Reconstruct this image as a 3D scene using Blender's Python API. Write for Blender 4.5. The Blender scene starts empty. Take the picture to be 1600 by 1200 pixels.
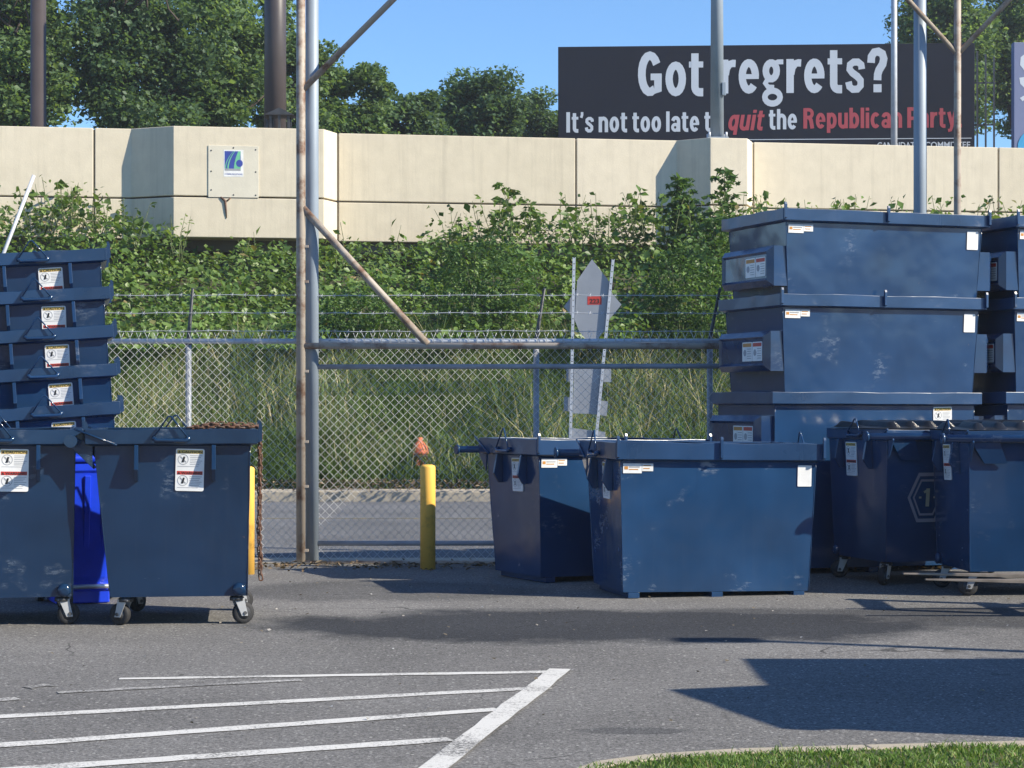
import bpy, math, random
import numpy as np
from mathutils import Vector, Matrix, Euler

R = math.radians
random.seed(7)
rng = np.random.default_rng(11)
scene = bpy.context.scene
col = scene.collection

# ------------------------------------------------------------------ camera
FPX, CX, HY, CAMH = 3190.0, 800.0, 630.0, 1.5      # focal length in photo pixels, centre, horizon, eye height
cam_d = bpy.data.cameras.new('camera')
cam_d.sensor_width = 36.0
cam_d.lens = FPX * 36.0 / 1600.0
cam_d.shift_y = 30.0 / 1600.0
cam_d.clip_end = 3000.0
cam = bpy.data.objects.new('camera', cam_d)
cam.location = (0, 0, CAMH)
cam.rotation_euler = (R(90), 0, 0)
col.objects.link(cam)
scene.camera = cam

# ------------------------------------------------------------------ light
SUN_EL, SUN_AZ = R(33), R(109.5)                      # azimuth clockwise from +Y
sdir = Vector((math.sin(SUN_AZ) * math.cos(SUN_EL), math.cos(SUN_AZ) * math.cos(SUN_EL), math.sin(SUN_EL)))
world = bpy.data.worlds.new('World')
scene.world = world
world.use_nodes = True
wn = world.node_tree
wn.nodes.clear()
sky = wn.nodes.new('ShaderNodeTexSky')
sky.sky_type = 'NISHITA'
sky.sun_disc = False
sky.sun_elevation = SUN_EL
sky.sun_rotation = SUN_AZ
sky.air_density = 1.0
sky.dust_density = 0.0
sky.ozone_density = 9.0
bg = wn.nodes.new('ShaderNodeBackground')
bg.inputs['Strength'].default_value = 0.115
wo = wn.nodes.new('ShaderNodeOutputWorld')
wn.links.new(sky.outputs[0], bg.inputs['Color'])
wn.links.new(bg.outputs[0], wo.inputs['Surface'])
sun_d = bpy.data.lights.new('sun', 'SUN')
sun_d.energy = 5.0
sun_d.angle = R(0.5)
sun_d.color = (1.0, 0.91, 0.76)
sun = bpy.data.objects.new('sun', sun_d)
sun.rotation_euler = sdir.to_track_quat('Z', 'Y').to_euler()
sun.location = (20, -5, 20)
col.objects.link(sun)
vs = scene.view_settings
vs.view_transform = 'Standard'
vs.look = 'None'
vs.exposure = 0.74
vs.gamma = 1.0
vs.use_curve_mapping = False


def W(px, py, Y):
    """point at depth Y that stands behind photo pixel (px, py)"""
    return Vector(((px - CX) / FPX * Y, Y, CAMH - (py - HY) / FPX * Y))


def G(px, py, z=0.0):
    """ground point under a photo pixel"""
    Y = FPX * (CAMH - z) / (py - HY)
    return Vector(((px - CX) / FPX * Y, Y, z))


# ------------------------------------------------------------------ materials
MATS = {}


def new_mat(name):
    m = bpy.data.materials.new(name)
    m.use_nodes = True
    nt = m.node_tree
    nt.nodes.clear()
    out = nt.nodes.new('ShaderNodeOutputMaterial')
    MATS[name] = m
    return m, nt, out


def N(nt, typ, **kw):
    n = nt.nodes.new(typ)
    for k, v in kw.items():
        if k in n.inputs:
            n.inputs[k].default_value = v
        else:
            setattr(n, k, v)
    return n


def rgb(c):
    return (c[0], c[1], c[2], 1.0)


def ramp(nt, fac, stops):
    r = nt.nodes.new('ShaderNodeValToRGB')
    els = r.color_ramp.elements
    while len(els) < len(stops):
        els.new(0.5)
    for e, (p, c) in zip(els, stops):
        e.position = p
        e.color = rgb(c) if not isinstance(c, float) else (c, c, c, 1)
    nt.links.new(fac, r.inputs[0])
    return r.outputs[0]


def mix(nt, fac, a, b, mode='MIX'):
    m = nt.nodes.new('ShaderNodeMix')
    m.data_type = 'RGBA'
    m.blend_type = mode
    for sock, v in ((m.inputs[0], fac), (m.inputs[6], a), (m.inputs[7], b)):
        if hasattr(v, 'is_output') or hasattr(v, 'links'):
            nt.links.new(v, sock)
        elif isinstance(v, (int, float)):
            sock.default_value = v if sock.type == 'VALUE' else (v, v, v, 1)
        else:
            sock.default_value = rgb(v)
    return m.outputs[2]


def noise(nt, vec, scale, detail=4.0, rough=0.55):
    n = N(nt, 'ShaderNodeTexNoise')
    n.inputs['Scale'].default_value = scale
    n.inputs['Detail'].default_value = detail
    n.inputs['Roughness'].default_value = rough
    if vec is not None:
        nt.links.new(vec, n.inputs['Vector'])
    return n.outputs[0]


def coords(nt, rand=False, kind='Object', scale=None):
    tc = N(nt, 'ShaderNodeTexCoord')
    v = tc.outputs[kind]
    if rand:
        oi = N(nt, 'ShaderNodeObjectInfo')
        mul = N(nt, 'ShaderNodeMath', operation='MULTIPLY')
        mul.inputs[1].default_value = 37.0
        nt.links.new(oi.outputs['Random'], mul.inputs[0])
        ad = N(nt, 'ShaderNodeVectorMath', operation='ADD')
        nt.links.new(v, ad.inputs[0])
        nt.links.new(mul.outputs[0], ad.inputs[1])
        v = ad.outputs[0]
    if scale:
        mp = N(nt, 'ShaderNodeVectorMath', operation='MULTIPLY')
        mp.inputs[1].default_value = scale
        nt.links.new(v, mp.inputs[0])
        v = mp.outputs[0]
    return v


def mth(nt, op, a, b=None):
    m = N(nt, 'ShaderNodeMath', operation=op)
    for i, v in enumerate((a, b)):
        if v is None:
            continue
        if isinstance(v, (int, float)):
            m.inputs[i].default_value = v
        else:
            nt.links.new(v, m.inputs[i])
    return m.outputs[0]


def bump(nt, height, strength, dist):
    b = N(nt, 'ShaderNodeBump')
    b.inputs['Strength'].default_value = strength
    b.inputs['Distance'].default_value = dist
    nt.links.new(height, b.inputs['Height'])
    return b.outputs[0]


def simple(name, base, rough=0.6, metal=0.0, var=0.25, vscale=6.0, spec=0.5, bump_s=0.0, bump_scale=40.0, coat=0.0):
    m, nt, out = new_mat(name)
    v = coords(nt, True)
    n = noise(nt, v, vscale, 5)
    dark = [c * (1 - var) for c in base]
    lite = [min(1, c * (1 + var)) for c in base]
    c = ramp(nt, n, [(0.3, dark), (0.7, lite)])
    p = N(nt, 'ShaderNodeBsdfPrincipled', Roughness=rough, Metallic=metal)
    p.inputs['Specular IOR Level'].default_value = spec
    p.inputs['Coat Weight'].default_value = coat
    nt.links.new(c, p.inputs['Base Color'])
    if bump_s:
        nt.links.new(bump(nt, noise(nt, v, bump_scale, 4), bump_s, 0.01), p.inputs['Normal'])
    nt.links.new(p.outputs[0], out.inputs[0])
    return m


def navy(name, base, scuff=1.0, gloss=0.11):
    """enamel on sheet steel: wavy plate, chalky scuffs, drip streaks, rust freckles"""
    m, nt, out = new_mat(name)
    v = coords(nt, True)
    big = noise(nt, v, 1.6, 3, 0.5)
    fine = noise(nt, v, 23.0, 6, 0.7)
    patch = noise(nt, v, 2.6, 3, 0.6)
    stre = noise(nt, coords(nt, True, scale=(14, 14, 0.55)), 1.5, 5, 0.65)
    c = ramp(nt, big, [(0.3, [x * 0.80 for x in base]), (0.7, [x * 1.22 for x in base])])
    dust = mth(nt, 'MULTIPLY', ramp(nt, stre, [(0.52, 0.0), (0.80, 1.0)]), 0.012 * scuff)
    c = mix(nt, dust, c, (0.20, 0.20, 0.19))
    dark = mth(nt, 'MULTIPLY', ramp(nt, stre, [(0.22, 1.0), (0.40, 0.0)]), 0.16)
    c = mix(nt, dark, c, [x * 0.45 for x in base])
    pm = ramp(nt, patch, [(0.60, 0.0), (0.72, 1.0)])
    fm = ramp(nt, noise(nt, coords(nt, True, scale=(1.0, 1.0, 2.6)), 11.0, 6, 0.75), [(0.47, 0.0), (0.62, 1.0)])
    sc = mth(nt, 'MULTIPLY', mth(nt, 'MULTIPLY', pm, fm), 0.22 * scuff)
    c = mix(nt, sc, c, (0.33, 0.37, 0.40))
    scr = noise(nt, coords(nt, True, scale=(3.0, 3.0, 30.0)), 2.0, 4, 0.7)
    sm = mth(nt, 'MULTIPLY', ramp(nt, scr, [(0.69, 0.0), (0.72, 1.0)]), mth(nt, 'MULTIPLY', ramp(nt, big, [(0.5, 0.0), (0.6, 1.0)]), 0.20 * scuff))
    c = mix(nt, sm, c, (0.28, 0.32, 0.36))
    ru = mth(nt, 'MULTIPLY', ramp(nt, noise(nt, v, 16.0, 5, 0.7), [(0.70, 0.0), (0.74, 1.0)]), ramp(nt, noise(nt, v, 2.0, 2), [(0.48, 0.0), (0.6, 0.85)]))
    c = mix(nt, ru, c, (0.085, 0.040, 0.022))
    p = N(nt, 'ShaderNodeBsdfPrincipled')
    nt.links.new(c, p.inputs['Base Color'])
    ro = mth(nt, 'ADD', mth(nt, 'MULTIPLY', big, 0.10), mth(nt, 'ADD', mth(nt, 'MULTIPLY', mth(nt, 'ADD', sc, dust), 1.4), gloss))
    ro = mth(nt, 'ADD', ro, mth(nt, 'MULTIPLY', ru, 0.5))
    nt.links.new(ro, p.inputs['Roughness'])
    p.inputs['Specular IOR Level'].default_value = 0.6
    dent = mth(nt, 'ADD', mth(nt, 'MULTIPLY', noise(nt, v, 2.3, 2, 0.4), 1.0), mth(nt, 'MULTIPLY', noise(nt, v, 45.0, 2), 0.002))
    nt.links.new(bump(nt, dent, 0.45, 0.035), p.inputs['Normal'])
    nt.links.new(p.outputs[0], out.inputs[0])
    return m


def leaf_mat(name, stops, trans=0.35, rough=0.5):
    m, nt, out = new_mat(name)
    g = N(nt, 'ShaderNodeNewGeometry')
    c = ramp(nt, g.outputs['Random Per Island'], stops)
    big = noise(nt, coords(nt), 0.6, 2)
    c = mix(nt, 0.5, c, ramp(nt, big, [(0.35, 0.7), (0.65, 1.3)]), 'MULTIPLY')
    p = N(nt, 'ShaderNodeBsdfPrincipled', Roughness=rough)
    p.inputs['Specular IOR Level'].default_value = 0.35
    nt.links.new(c, p.inputs['Base Color'])
    t = N(nt, 'ShaderNodeBsdfTranslucent')
    nt.links.new(mix(nt, 1.0, c, (1.3, 1.25, 0.5), 'MULTIPLY'), t.inputs['Color'])
    ms = N(nt, 'ShaderNodeMixShader')
    ms.inputs[0].default_value = trans
    nt.links.new(p.outputs[0], ms.inputs[1])
    nt.links.new(t.outputs[0], ms.inputs[2])
    nt.links.new(ms.outputs[0], out.inputs[0])
    return m


def asphalt(name, base, stain=False, dark=0.6):
    m, nt, out = new_mat(name)
    v = coords(nt)
    fine = noise(nt, v, 62.0, 5, 0.8)
    mid = noise(nt, v, 20.0, 4, 0.6)
    big = noise(nt, v, 0.45, 4, 0.6)
    vo = N(nt, 'ShaderNodeTexVoronoi')
    vo.inputs['Scale'].default_value = 38.0
    nt.links.new(v, vo.inputs['Vector'])
    c = ramp(nt, fine, [(0.34, [x * 0.30 for x in base]), (0.5, base), (0.66, [x * 2.0 for x in base])])
    c = mix(nt, 0.6, c, ramp(nt, mid, [(0.3, 0.55), (0.7, 1.45)]), 'MULTIPLY')
    c = mix(nt, 0.8, c, ramp(nt, big, [(0.3, 0.70), (0.7, 1.25)]), 'MULTIPLY')
    # pale stone chips
    sep = N(nt, 'ShaderNodeSeparateColor')
    nt.links.new(vo.outputs['Color'], sep.inputs[0])
    chip = mth(nt, 'MULTIPLY', mth(nt, 'GREATER_THAN', sep.outputs[0], 0.90), mth(nt, 'LESS_THAN', vo.outputs['Distance'], 0.30))
    c = mix(nt, mth(nt, 'MULTIPLY', chip, 0.85), c, (0.42, 0.41, 0.38))
    # hairline cracks
    wv = N(nt, 'ShaderNodeVectorMath', operation='ADD')
    nz = N(nt, 'ShaderNodeTexNoise')
    nz.inputs['Scale'].default_value = 1.3
    nt.links.new(v, nz.inputs['Vector'])
    nt.links.new(v, wv.inputs[0])
    nt.links.new(nz.outputs['Color'], wv.inputs[1])
    vc = N(nt, 'ShaderNodeTexVoronoi', feature='DISTANCE_TO_EDGE')
    vc.inputs['Scale'].default_value = 0.55
    nt.links.new(wv.outputs[0], vc.inputs['Vector'])
    crack = mth(nt, 'MULTIPLY', mth(nt, 'LESS_THAN', vc.outputs['Distance'], 0.0045), ramp(nt, big, [(0.54, 0.0), (0.62, 1.0)]))
    c = mix(nt, mth(nt, 'MULTIPLY', crack, 0.6), c, (0.012, 0.012, 0.012))
    if stain:
        # the damp, oily patch in front of the bins: an uneven ellipse, darker tar
        sx = N(nt, 'ShaderNodeSeparateXYZ')
        nt.links.new(v, sx.inputs[0])

        def blob(cx, cy, rx, ry, nsc, amp):
            dx = mth(nt, 'DIVIDE', mth(nt, 'SUBTRACT', sx.outputs[0], cx), rx)
            dy = mth(nt, 'DIVIDE', mth(nt, 'SUBTRACT', sx.outputs[1], cy), ry)
            d = mth(nt, 'ADD', mth(nt, 'MULTIPLY', dx, dx), mth(nt, 'MULTIPLY', dy, dy))
            wob = mth(nt, 'MULTIPLY', mth(nt, 'SUBTRACT', noise(nt, v, nsc, 5, 0.65), 0.5), amp)
            return ramp(nt, mth(nt, 'ADD', d, wob), [(0.55, 1.0), (1.0, 0.0)])
        s1 = blob(0.65, 13.8, 2.7, 1.15, 1.3, 1.5)
        s2 = blob(-1.0, 16.3, 1.4, 1.0, 1.2, 1.4)
        s3 = blob(0.55, 9.35, 0.28, 0.12, 3.0, 1.4)
        s4_shade = blob(3.0, 14.3, 3.2, 0.75, 1.0, 1.4)  # stain carried on to the right, with the strip of cast shadow painted in
        st = mth(nt, 'MAXIMUM', mth(nt, 'MAXIMUM', s1, mth(nt, 'MULTIPLY', s2, 0.45)), mth(nt, 'MAXIMUM', mth(nt, 'MULTIPLY', s3, 0.5), mth(nt, 'MULTIPLY', s4_shade, 0.7)))
        c = mix(nt, st, c, mix(nt, 1.0, c, (0.24, 0.26, 0.30), 'MULTIPLY'))
    p = N(nt, 'ShaderNodeBsdfPrincipled', Roughness=0.92)
    p.inputs['Specular IOR Level'].default_value = 0.22
    nt.links.new(c, p.inputs['Base Color'])
    nt.links.new(bump(nt, fine, 0.9, 0.006), p.inputs['Normal'])
    nt.links.new(p.outputs[0], out.inputs[0])
    return m


def concrete(name, base, streak=0.35, vs_=3.0):
    m, nt, out = new_mat(name)
    v = coords(nt, True)
    n = noise(nt, v, vs_, 6, 0.65)
    c = ramp(nt, n, [(0.3, [x * 0.93 for x in base]), (0.7, [x * 1.05 for x in base])])
    st = noise(nt, coords(nt, True, scale=(5.0, 5.0, 0.22)), 1.3, 6, 0.72)
    c = mix(nt, mth(nt, 'MULTIPLY', ramp(nt, st, [(0.5, 0.0), (0.8, 1.0)]), streak), c, [x * 0.62 for x in base])
    oi_ = N(nt, 'ShaderNodeObjectInfo')
    c = mix(nt, 1.0, c, ramp(nt, oi_.outputs['Random'], [(0.0, (0.93, 0.925, 0.91)), (1.0, (1.02, 1.02, 1.03))]), 'MULTIPLY')
    sp = noise(nt, v, 30.0, 3, 0.8)
    c = mix(nt, mth(nt, 'MULTIPLY', ramp(nt, sp, [(0.68, 0.0), (0.74, 1.0)]), 0.3), c, [x * 0.5 for x in base])
    p = N(nt, 'ShaderNodeBsdfPrincipled', Roughness=0.88)
    p.inputs['Specular IOR Level'].default_value = 0.25
    nt.links.new(c, p.inputs['Base Color'])
    nt.links.new(bump(nt, sp, 0.3, 0.01), p.inputs['Normal'])
    nt.links.new(p.outputs[0], out.inputs[0])
    return m


def worn_paint(name, paint, under, amount=0.47):
    m, nt, out = new_mat(name)
    v = coords(nt)
    a = noise(nt, v, 70.0, 5, 0.75)
    b = noise(nt, v, 2.2, 3, 0.6)
    k = mth(nt, 'ADD', mth(nt, 'MULTIPLY', a, 0.65), mth(nt, 'MULTIPLY', b, 0.35))
    f = ramp(nt, k, [(amount - 0.05, 0.0), (amount + 0.04, 1.0)])
    c = mix(nt, f, under, paint)
    p = N(nt, 'ShaderNodeBsdfPrincipled', Roughness=0.8)
    nt.links.new(c, p.inputs['Base Color'])
    nt.links.new(bump(nt, a, 0.6, 0.004), p.inputs['Normal'])
    nt.links.new(p.outputs[0], out.inputs[0])
    return m


def rusty(name, paint, rust, amount=0.55, metal=0.0):
    m, nt, out = new_mat(name)
    v = coords(nt, True)
    a = noise(nt, v, 4.0, 6, 0.7)
    f = ramp(nt, a, [(amount - 0.06, 0.0), (amount + 0.12, 1.0)])
    c = mix(nt, f, paint, mix(nt, noise(nt, v, 18.0, 4), rust, [x * 0.4 for x in rust]))
    p = N(nt, 'ShaderNodeBsdfPrincipled', Roughness=0.6, Metallic=metal)
    nt.links.new(c, p.inputs['Base Color'])
    nt.links.new(p.outputs[0], out.inputs[0])
    return m


BLUE = (0.0125, 0.045, 0.116)
navy('navy_paint', BLUE)
navy('navy_paint_worn', (0.0058, 0.0245, 0.064), 1.6)
navy('navy_paint_dull', (0.0100, 0.034, 0.088), 1.0)
navy('navy_scuffed', (0.0135, 0.049, 0.122), 2.4)
for _n, _b in (('navy_paint', BLUE), ('navy_scuffed', BLUE), ('navy_paint_worn', (0.0058, 0.0245, 0.064)), ('navy_paint_dull', (0.0100, 0.034, 0.088))):
    navy(_n + '_rim', _b, 1.0, 0.24)
navy('navy_dark', (0.012, 0.036, 0.10), 0.6)
simple('label_white', (0.74, 0.74, 0.72), 0.45, var=0.10, vscale=9)
simple('label_orange', (0.50, 0.22, 0.04), 0.5, var=0.1)
simple('label_yellow', (0.62, 0.42, 0.10), 0.5, var=0.12)
simple('label_red', (0.50, 0.045, 0.03), 0.5, var=0.12)
simple('label_black', (0.02, 0.02, 0.02), 0.5, var=0.1)
simple('label_grey', (0.30, 0.31, 0.33), 0.5, var=0.1)
simple('rubber', (0.022, 0.022, 0.023), 0.75, var=0.3)
simple('zinc', (0.55, 0.56, 0.57), 0.35, metal=0.75, var=0.15)
simple('zinc_fork', (0.36, 0.37, 0.38), 0.45, metal=0.3, var=0.15)
simple('black_plastic', (0.014, 0.014, 0.015), 0.3, var=0.2, bump_s=0.05)
simple('blue_plastic', (0.010, 0.050, 0.66), 0.32, var=0.12, spec=0.6)
rusty('chain_iron', (0.10, 0.062, 0.045), (0.17, 0.07, 0.03), 0.45)
simple('galvanised', (0.50, 0.53, 0.57), 0.5, metal=0.25, var=0.12)
simple('galvanised_pole', (0.26, 0.31, 0.36), 0.55, metal=0.1, var=0.1, vscale=2.0)
simple('galvanised_wire', (0.70, 0.71, 0.70), 0.5, metal=0.05, var=0.15)
simple('galvanised_dull', (0.30, 0.32, 0.35), 0.6, metal=0.2, var=0.2)
rusty('gate_paint', (0.37, 0.32, 0.26), (0.20, 0.085, 0.035), 0.53)
rusty('bollard_paint', (0.86, 0.50, 0.085), (0.58, 0.32, 0.06), 0.60)
rusty('hydrant_paint', (0.66, 0.16, 0.07), (0.40, 0.12, 0.06), 0.55)
rusty('hydrant_rust', (0.20, 0.10, 0.06), (0.10, 0.06, 0.04), 0.45)
simple('brown_pole', (0.060, 0.048, 0.046), 0.45, var=0.12, vscale=1.5)
simple('sign_back', (0.28, 0.30, 0.33), 0.5, metal=0.25, var=0.1, vscale=3)
simple('sign_face', (0.75, 0.45, 0.03), 0.5, var=0.05)
simple('dark_steel', (0.06, 0.062, 0.066), 0.5, metal=0.4, var=0.25)
simple('worn_steel', (0.30, 0.25, 0.20), 0.45, metal=0.5, var=0.4)
simple('forklift_orange', (0.55, 0.19, 0.02), 0.4, var=0.1)
simple('white_pipe', (0.50, 0.52, 0.54), 0.4, var=0.06)
concrete('wall_concrete', (0.66, 0.59, 0.455), 0.5)
concrete('wall_plate', (0.62, 0.58, 0.47), 0.15)
concrete('underside', (0.16, 0.14, 0.11), 0.3)
concrete('kerb_concrete', (0.42, 0.37, 0.29), 0.2)
asphalt('lot_asphalt', (0.158, 0.154, 0.147), True)
asphalt('road_asphalt', (0.125, 0.127, 0.132))
worn_paint('white_line', (0.60, 0.59, 0.55), (0.13, 0.127, 0.12), 0.455)
worn_paint('faded_line', (0.50, 0.49, 0.46), (0.145, 0.14, 0.13), 0.52)
worn_paint('yellow_line', (0.32, 0.25, 0.09), (0.115, 0.115, 0.115), 0.54)
simple('soil', (0.050, 0.052, 0.026), 0.95, var=0.5, vscale=3, bump_s=0.6, bump_scale=8)
simple('lawn_soil', (0.075, 0.085, 0.035), 0.95, var=0.4, vscale=9)
simple('bark', (0.075, 0.058, 0.044), 0.9, var=0.4, vscale=5)
simple('stem_green', (0.10, 0.12, 0.045), 0.8, var=0.3)
leaf_mat('tree_leaves', [(0.0, (0.075, 0.135, 0.062)), (0.5, (0.125, 0.21, 0.090)), (1.0, (0.22, 0.32, 0.14))], 0.5)
leaf_mat('tree_leaves_dark', [(0.0, (0.058, 0.112, 0.062)), (0.6, (0.095, 0.166, 0.084)), (1.0, (0.155, 0.240, 0.115))], 0.5)
leaf_mat('bank_leaves', [(0.0, (0.055, 0.115, 0.026)), (0.5, (0.120, 0.205, 0.046)), (0.93, (0.185, 0.275, 0.075)), (0.97, (0.20, 0.29, 0.08)), (1.0, (0.26, 0.19, 0.09))], 0.34, 0.42)
leaf_mat('fine_leaves', [(0.0, (0.048, 0.105, 0.028)), (0.6, (0.085, 0.165, 0.042)), (1.0, (0.14, 0.24, 0.06))], 0.34, 0.5)
leaf_mat('tall_grass', [(0.0, (0.070, 0.130, 0.038)), (0.6, (0.150, 0.210, 0.072)), (0.82, (0.32, 0.31, 0.15)), (1.0, (0.58, 0.50, 0.32))], 0.25, 0.7)
leaf_mat('green_grass', [(0.0, (0.045, 0.095, 0.020)), (0.6, (0.085, 0.150, 0.035)), (1.0, (0.15, 0.21, 0.06))], 0.3, 0.6)
leaf_mat('lawn_grass', [(0.0, (0.065, 0.135, 0.022)), (0.6, (0.12, 0.22, 0.04)), (0.9, (0.19, 0.27, 0.06)), (1.0, (0.33, 0.28, 0.14))], 0.3, 0.5)
leaf_mat('pale_grit', [(0.0, (0.05, 0.04, 0.03)), (0.5, (0.20, 0.17, 0.12)), (0.8, (0.35, 0.33, 0.30)), (1.0, (0.7, 0.7, 0.68))], 0.05, 0.9)
leaf_mat('dry_litter', [(0.0, (0.07, 0.05, 0.03)), (0.6, (0.17, 0.12, 0.07)), (1.0, (0.28, 0.22, 0.14))], 0.1, 0.9)
simple('board_dark', (0.009, 0.012, 0.023), 0.8, var=0.08, vscale=0.6, spec=0.2)
simple('board_white', (0.55, 0.60, 0.66), 0.6, var=0.05, vscale=0.6)
simple('board_red', (0.40, 0.055, 0.070), 0.6, var=0.06, vscale=0.6)
simple('board_blue', (0.16, 0.19, 0.32), 0.6, var=0.08, vscale=0.6)
simple('board_cyan', (0.04, 0.34, 0.62), 0.6, var=0.05)
simple('logo_blue', (0.035, 0.06, 0.30), 0.5, var=0.08)
simple('logo_teal', (0.06, 0.28, 0.30), 0.5, var=0.08)
simple('logo_green', (0.14, 0.45, 0.26), 0.5, var=0.08)
simple('emblem_silver', (0.24, 0.235, 0.28), 0.4, var=0.1)
simple('emblem_gold', (0.32, 0.31, 0.22), 0.4, var=0.1)


# ------------------------------------------------------------------ mesh building
class MB:
    def __init__(self):
        self.v, self.f, self.m, self.s = [], [], [], []

    def add(self, verts, faces, mi=0, smooth=False):
        o = len(self.v)
        self.v += [tuple(p) for p in verts]
        for f in faces:
            self.f.append(tuple(i + o for i in f))
            self.m.append(mi)
            self.s.append(smooth)
        return self

    def box(self, x0, x1, y0, y1, z0, z1, mi=0, M=None):
        v = [Vector(p) for p in ((x0, y0, z0), (x1, y0, z0), (x1, y1, z0), (x0, y1, z0),
                                 (x0, y0, z1), (x1, y0, z1), (x1, y1, z1), (x0, y1, z1))]
        if M is not None:
            v = [M @ p for p in v]
        return self.add(v, [(3, 2, 1, 0), (4, 5, 6, 7), (0, 1, 5, 4), (1, 2, 6, 5), (2, 3, 7, 6), (3, 0, 4, 7)], mi)

    def loft(self, lo, hi, mi=0, caps=True):
        n = len(lo)
        f = [(i, (i + 1) % n, n + (i + 1) % n, n + i) for i in range(n)]
        if caps:
            f += [tuple(range(n - 1, -1, -1)), tuple(range(n, 2 * n))]
        return self.add(list(lo) + list(hi), f, mi)

    def prism(self, poly, off, mi=0):
        """poly: 3-D points (counter-clockwise seen against off), extruded by off"""
        off = Vector(off)
        return self.loft([Vector(p) for p in poly], [Vector(p) + off for p in poly], mi)

    def flat(self, poly, mi=0):
        return self.add(poly, [tuple(range(len(poly)))], mi)

    def tube(self, pts, r, n=8, mi=0, caps=True):
        pts = [Vector(p) for p in pts]
        rs = r if isinstance(r, (list, tuple)) else [r] * len(pts)
        rings = []
        up = None
        for i, p in enumerate(pts):
            a = pts[i] - pts[i - 1] if i else pts[1] - pts[0]
            b = pts[i + 1] - pts[i] if i + 1 < len(pts) else a
            d = (a.normalized() + b.normalized())
            if d.length < 1e-6:
                d = b
            d.normalize()
            if up is None:
                up = Vector((0, 0, 1)) if abs(d.z) < 0.9 else Vector((1, 0, 0))
            u = d.cross(up)
            if u.length < 1e-6:
                u = d.orthogonal()
            u.normalize()
            w = d.cross(u)
            up = u.cross(d) if u.cross(d).length > 0 else up
            rings.append([p + (u * math.cos(2 * math.pi * k / n) + w * math.sin(2 * math.pi * k / n)) * rs[i] for k in range(n)])
        o = len(self.v)
        for rg in rings:
            self.v += [tuple(q) for q in rg]
        for i in range(len(rings) - 1):
            for k in range(n):
                a, b = o + i * n + k, o + i * n + (k + 1) % n
                self.f.append((a, b, b + n, a + n))
                self.m.append(mi)
                self.s.append(True)
        if caps:
            self.f.append(tuple(o + k for k in range(n - 1, -1, -1)))
            self.f.append(tuple(o + (len(rings) - 1) * n + k for k in range(n)))
            self.m += [mi, mi]
            self.s += [False, False]
        return self

    def lathe(self, prof, n=16, M=None, mi=0, smooth=True):
        """prof: (radius, z) from bottom to top"""
        o = len(self.v)
        for r, z in prof:
            for k in range(n):
                p = Vector((r * math.cos(2 * math.pi * k / n), r * math.sin(2 * math.pi * k / n), z))
                self.v.append(tuple(M @ p if M is not None else p))
        for i in range(len(prof) - 1):
            for k in range(n):
                a, b = o + i * n + k, o + i * n + (k + 1) % n
                self.f.append((a, b, b + n, a + n))
                self.m.append(mi)
                self.s.append(smooth)
        self.f.append(tuple(o + k for k in range(n - 1, -1, -1)))
        self.f.append(tuple(o + (len(prof) - 1) * n + k for k in range(n)))
        self.m += [mi, mi]
        self.s += [False, False]
        return self

    def build(self, name, mats, parent=None, bevel=0.0, link=True):
        me = bpy.data.meshes.new(name)
        me.from_pydata(self.v, [], self.f)
        if isinstance(mats, str):
            mats = [mats]
        for mm in mats:
            me.materials.append(MATS[mm])
        me.polygons.foreach_set('material_index', self.m)
        me.polygons.foreach_set('use_smooth', self.s)
        me.update()
        return mkobj(name, me, parent, bevel)


def mkobj(name, me, parent=None, bevel=0.0):
    o = bpy.data.objects.new(name, me)
    col.objects.link(o)
    if parent is not None:
        o.parent = parent
    if bevel:
        b = o.modifiers.new('bevel', 'BEVEL')
        b.width = bevel
        b.segments = 2
        b.limit_method = 'ANGLE'
        b.angle_limit = R(40)
    return o


def np_mesh(name, verts, faces, mat, parent=None, smooth=False):
    """verts (n,3) array, faces (m,k) array of one polygon size"""
    me = bpy.data.meshes.new(name)
    nv, (nf, k) = len(verts), faces.shape
    me.vertices.add(nv)
    me.vertices.foreach_set('co', np.ascontiguousarray(verts, dtype=np.float32).ravel())
    me.loops.add(nf * k)
    me.loops.foreach_set('vertex_index', np.ascontiguousarray(faces, dtype=np.int32).ravel())
    me.polygons.add(nf)
    me.polygons.foreach_set('loop_start', np.arange(0, nf * k, k, dtype=np.int32))
    me.polygons.foreach_set('loop_total', np.full(nf, k, dtype=np.int32))
    if smooth:
        me.polygons.foreach_set('use_smooth', np.ones(nf, dtype=bool))
    me.materials.append(MATS[mat])
    me.update(calc_edges=True)
    me.validate()
    return mkobj(name, me, parent)


def thing(name, label, cat, loc=(0, 0, 0), rot=(0, 0, 0), group=None):
    o = bpy.data.objects.new(name, None)
    o.empty_display_size = 0.2
    col.objects.link(o)
    o.location = loc
    o.rotation_euler = rot
    return tag(o, label, cat, group)


def tag(o, label=None, cat=None, group=None, kind=None):
    if label:
        o['label'] = label
    if cat:
        o['category'] = cat
    if group:
        o['group'] = group
    if kind:
        o['kind'] = kind
    return o


_tx = {}


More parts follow.
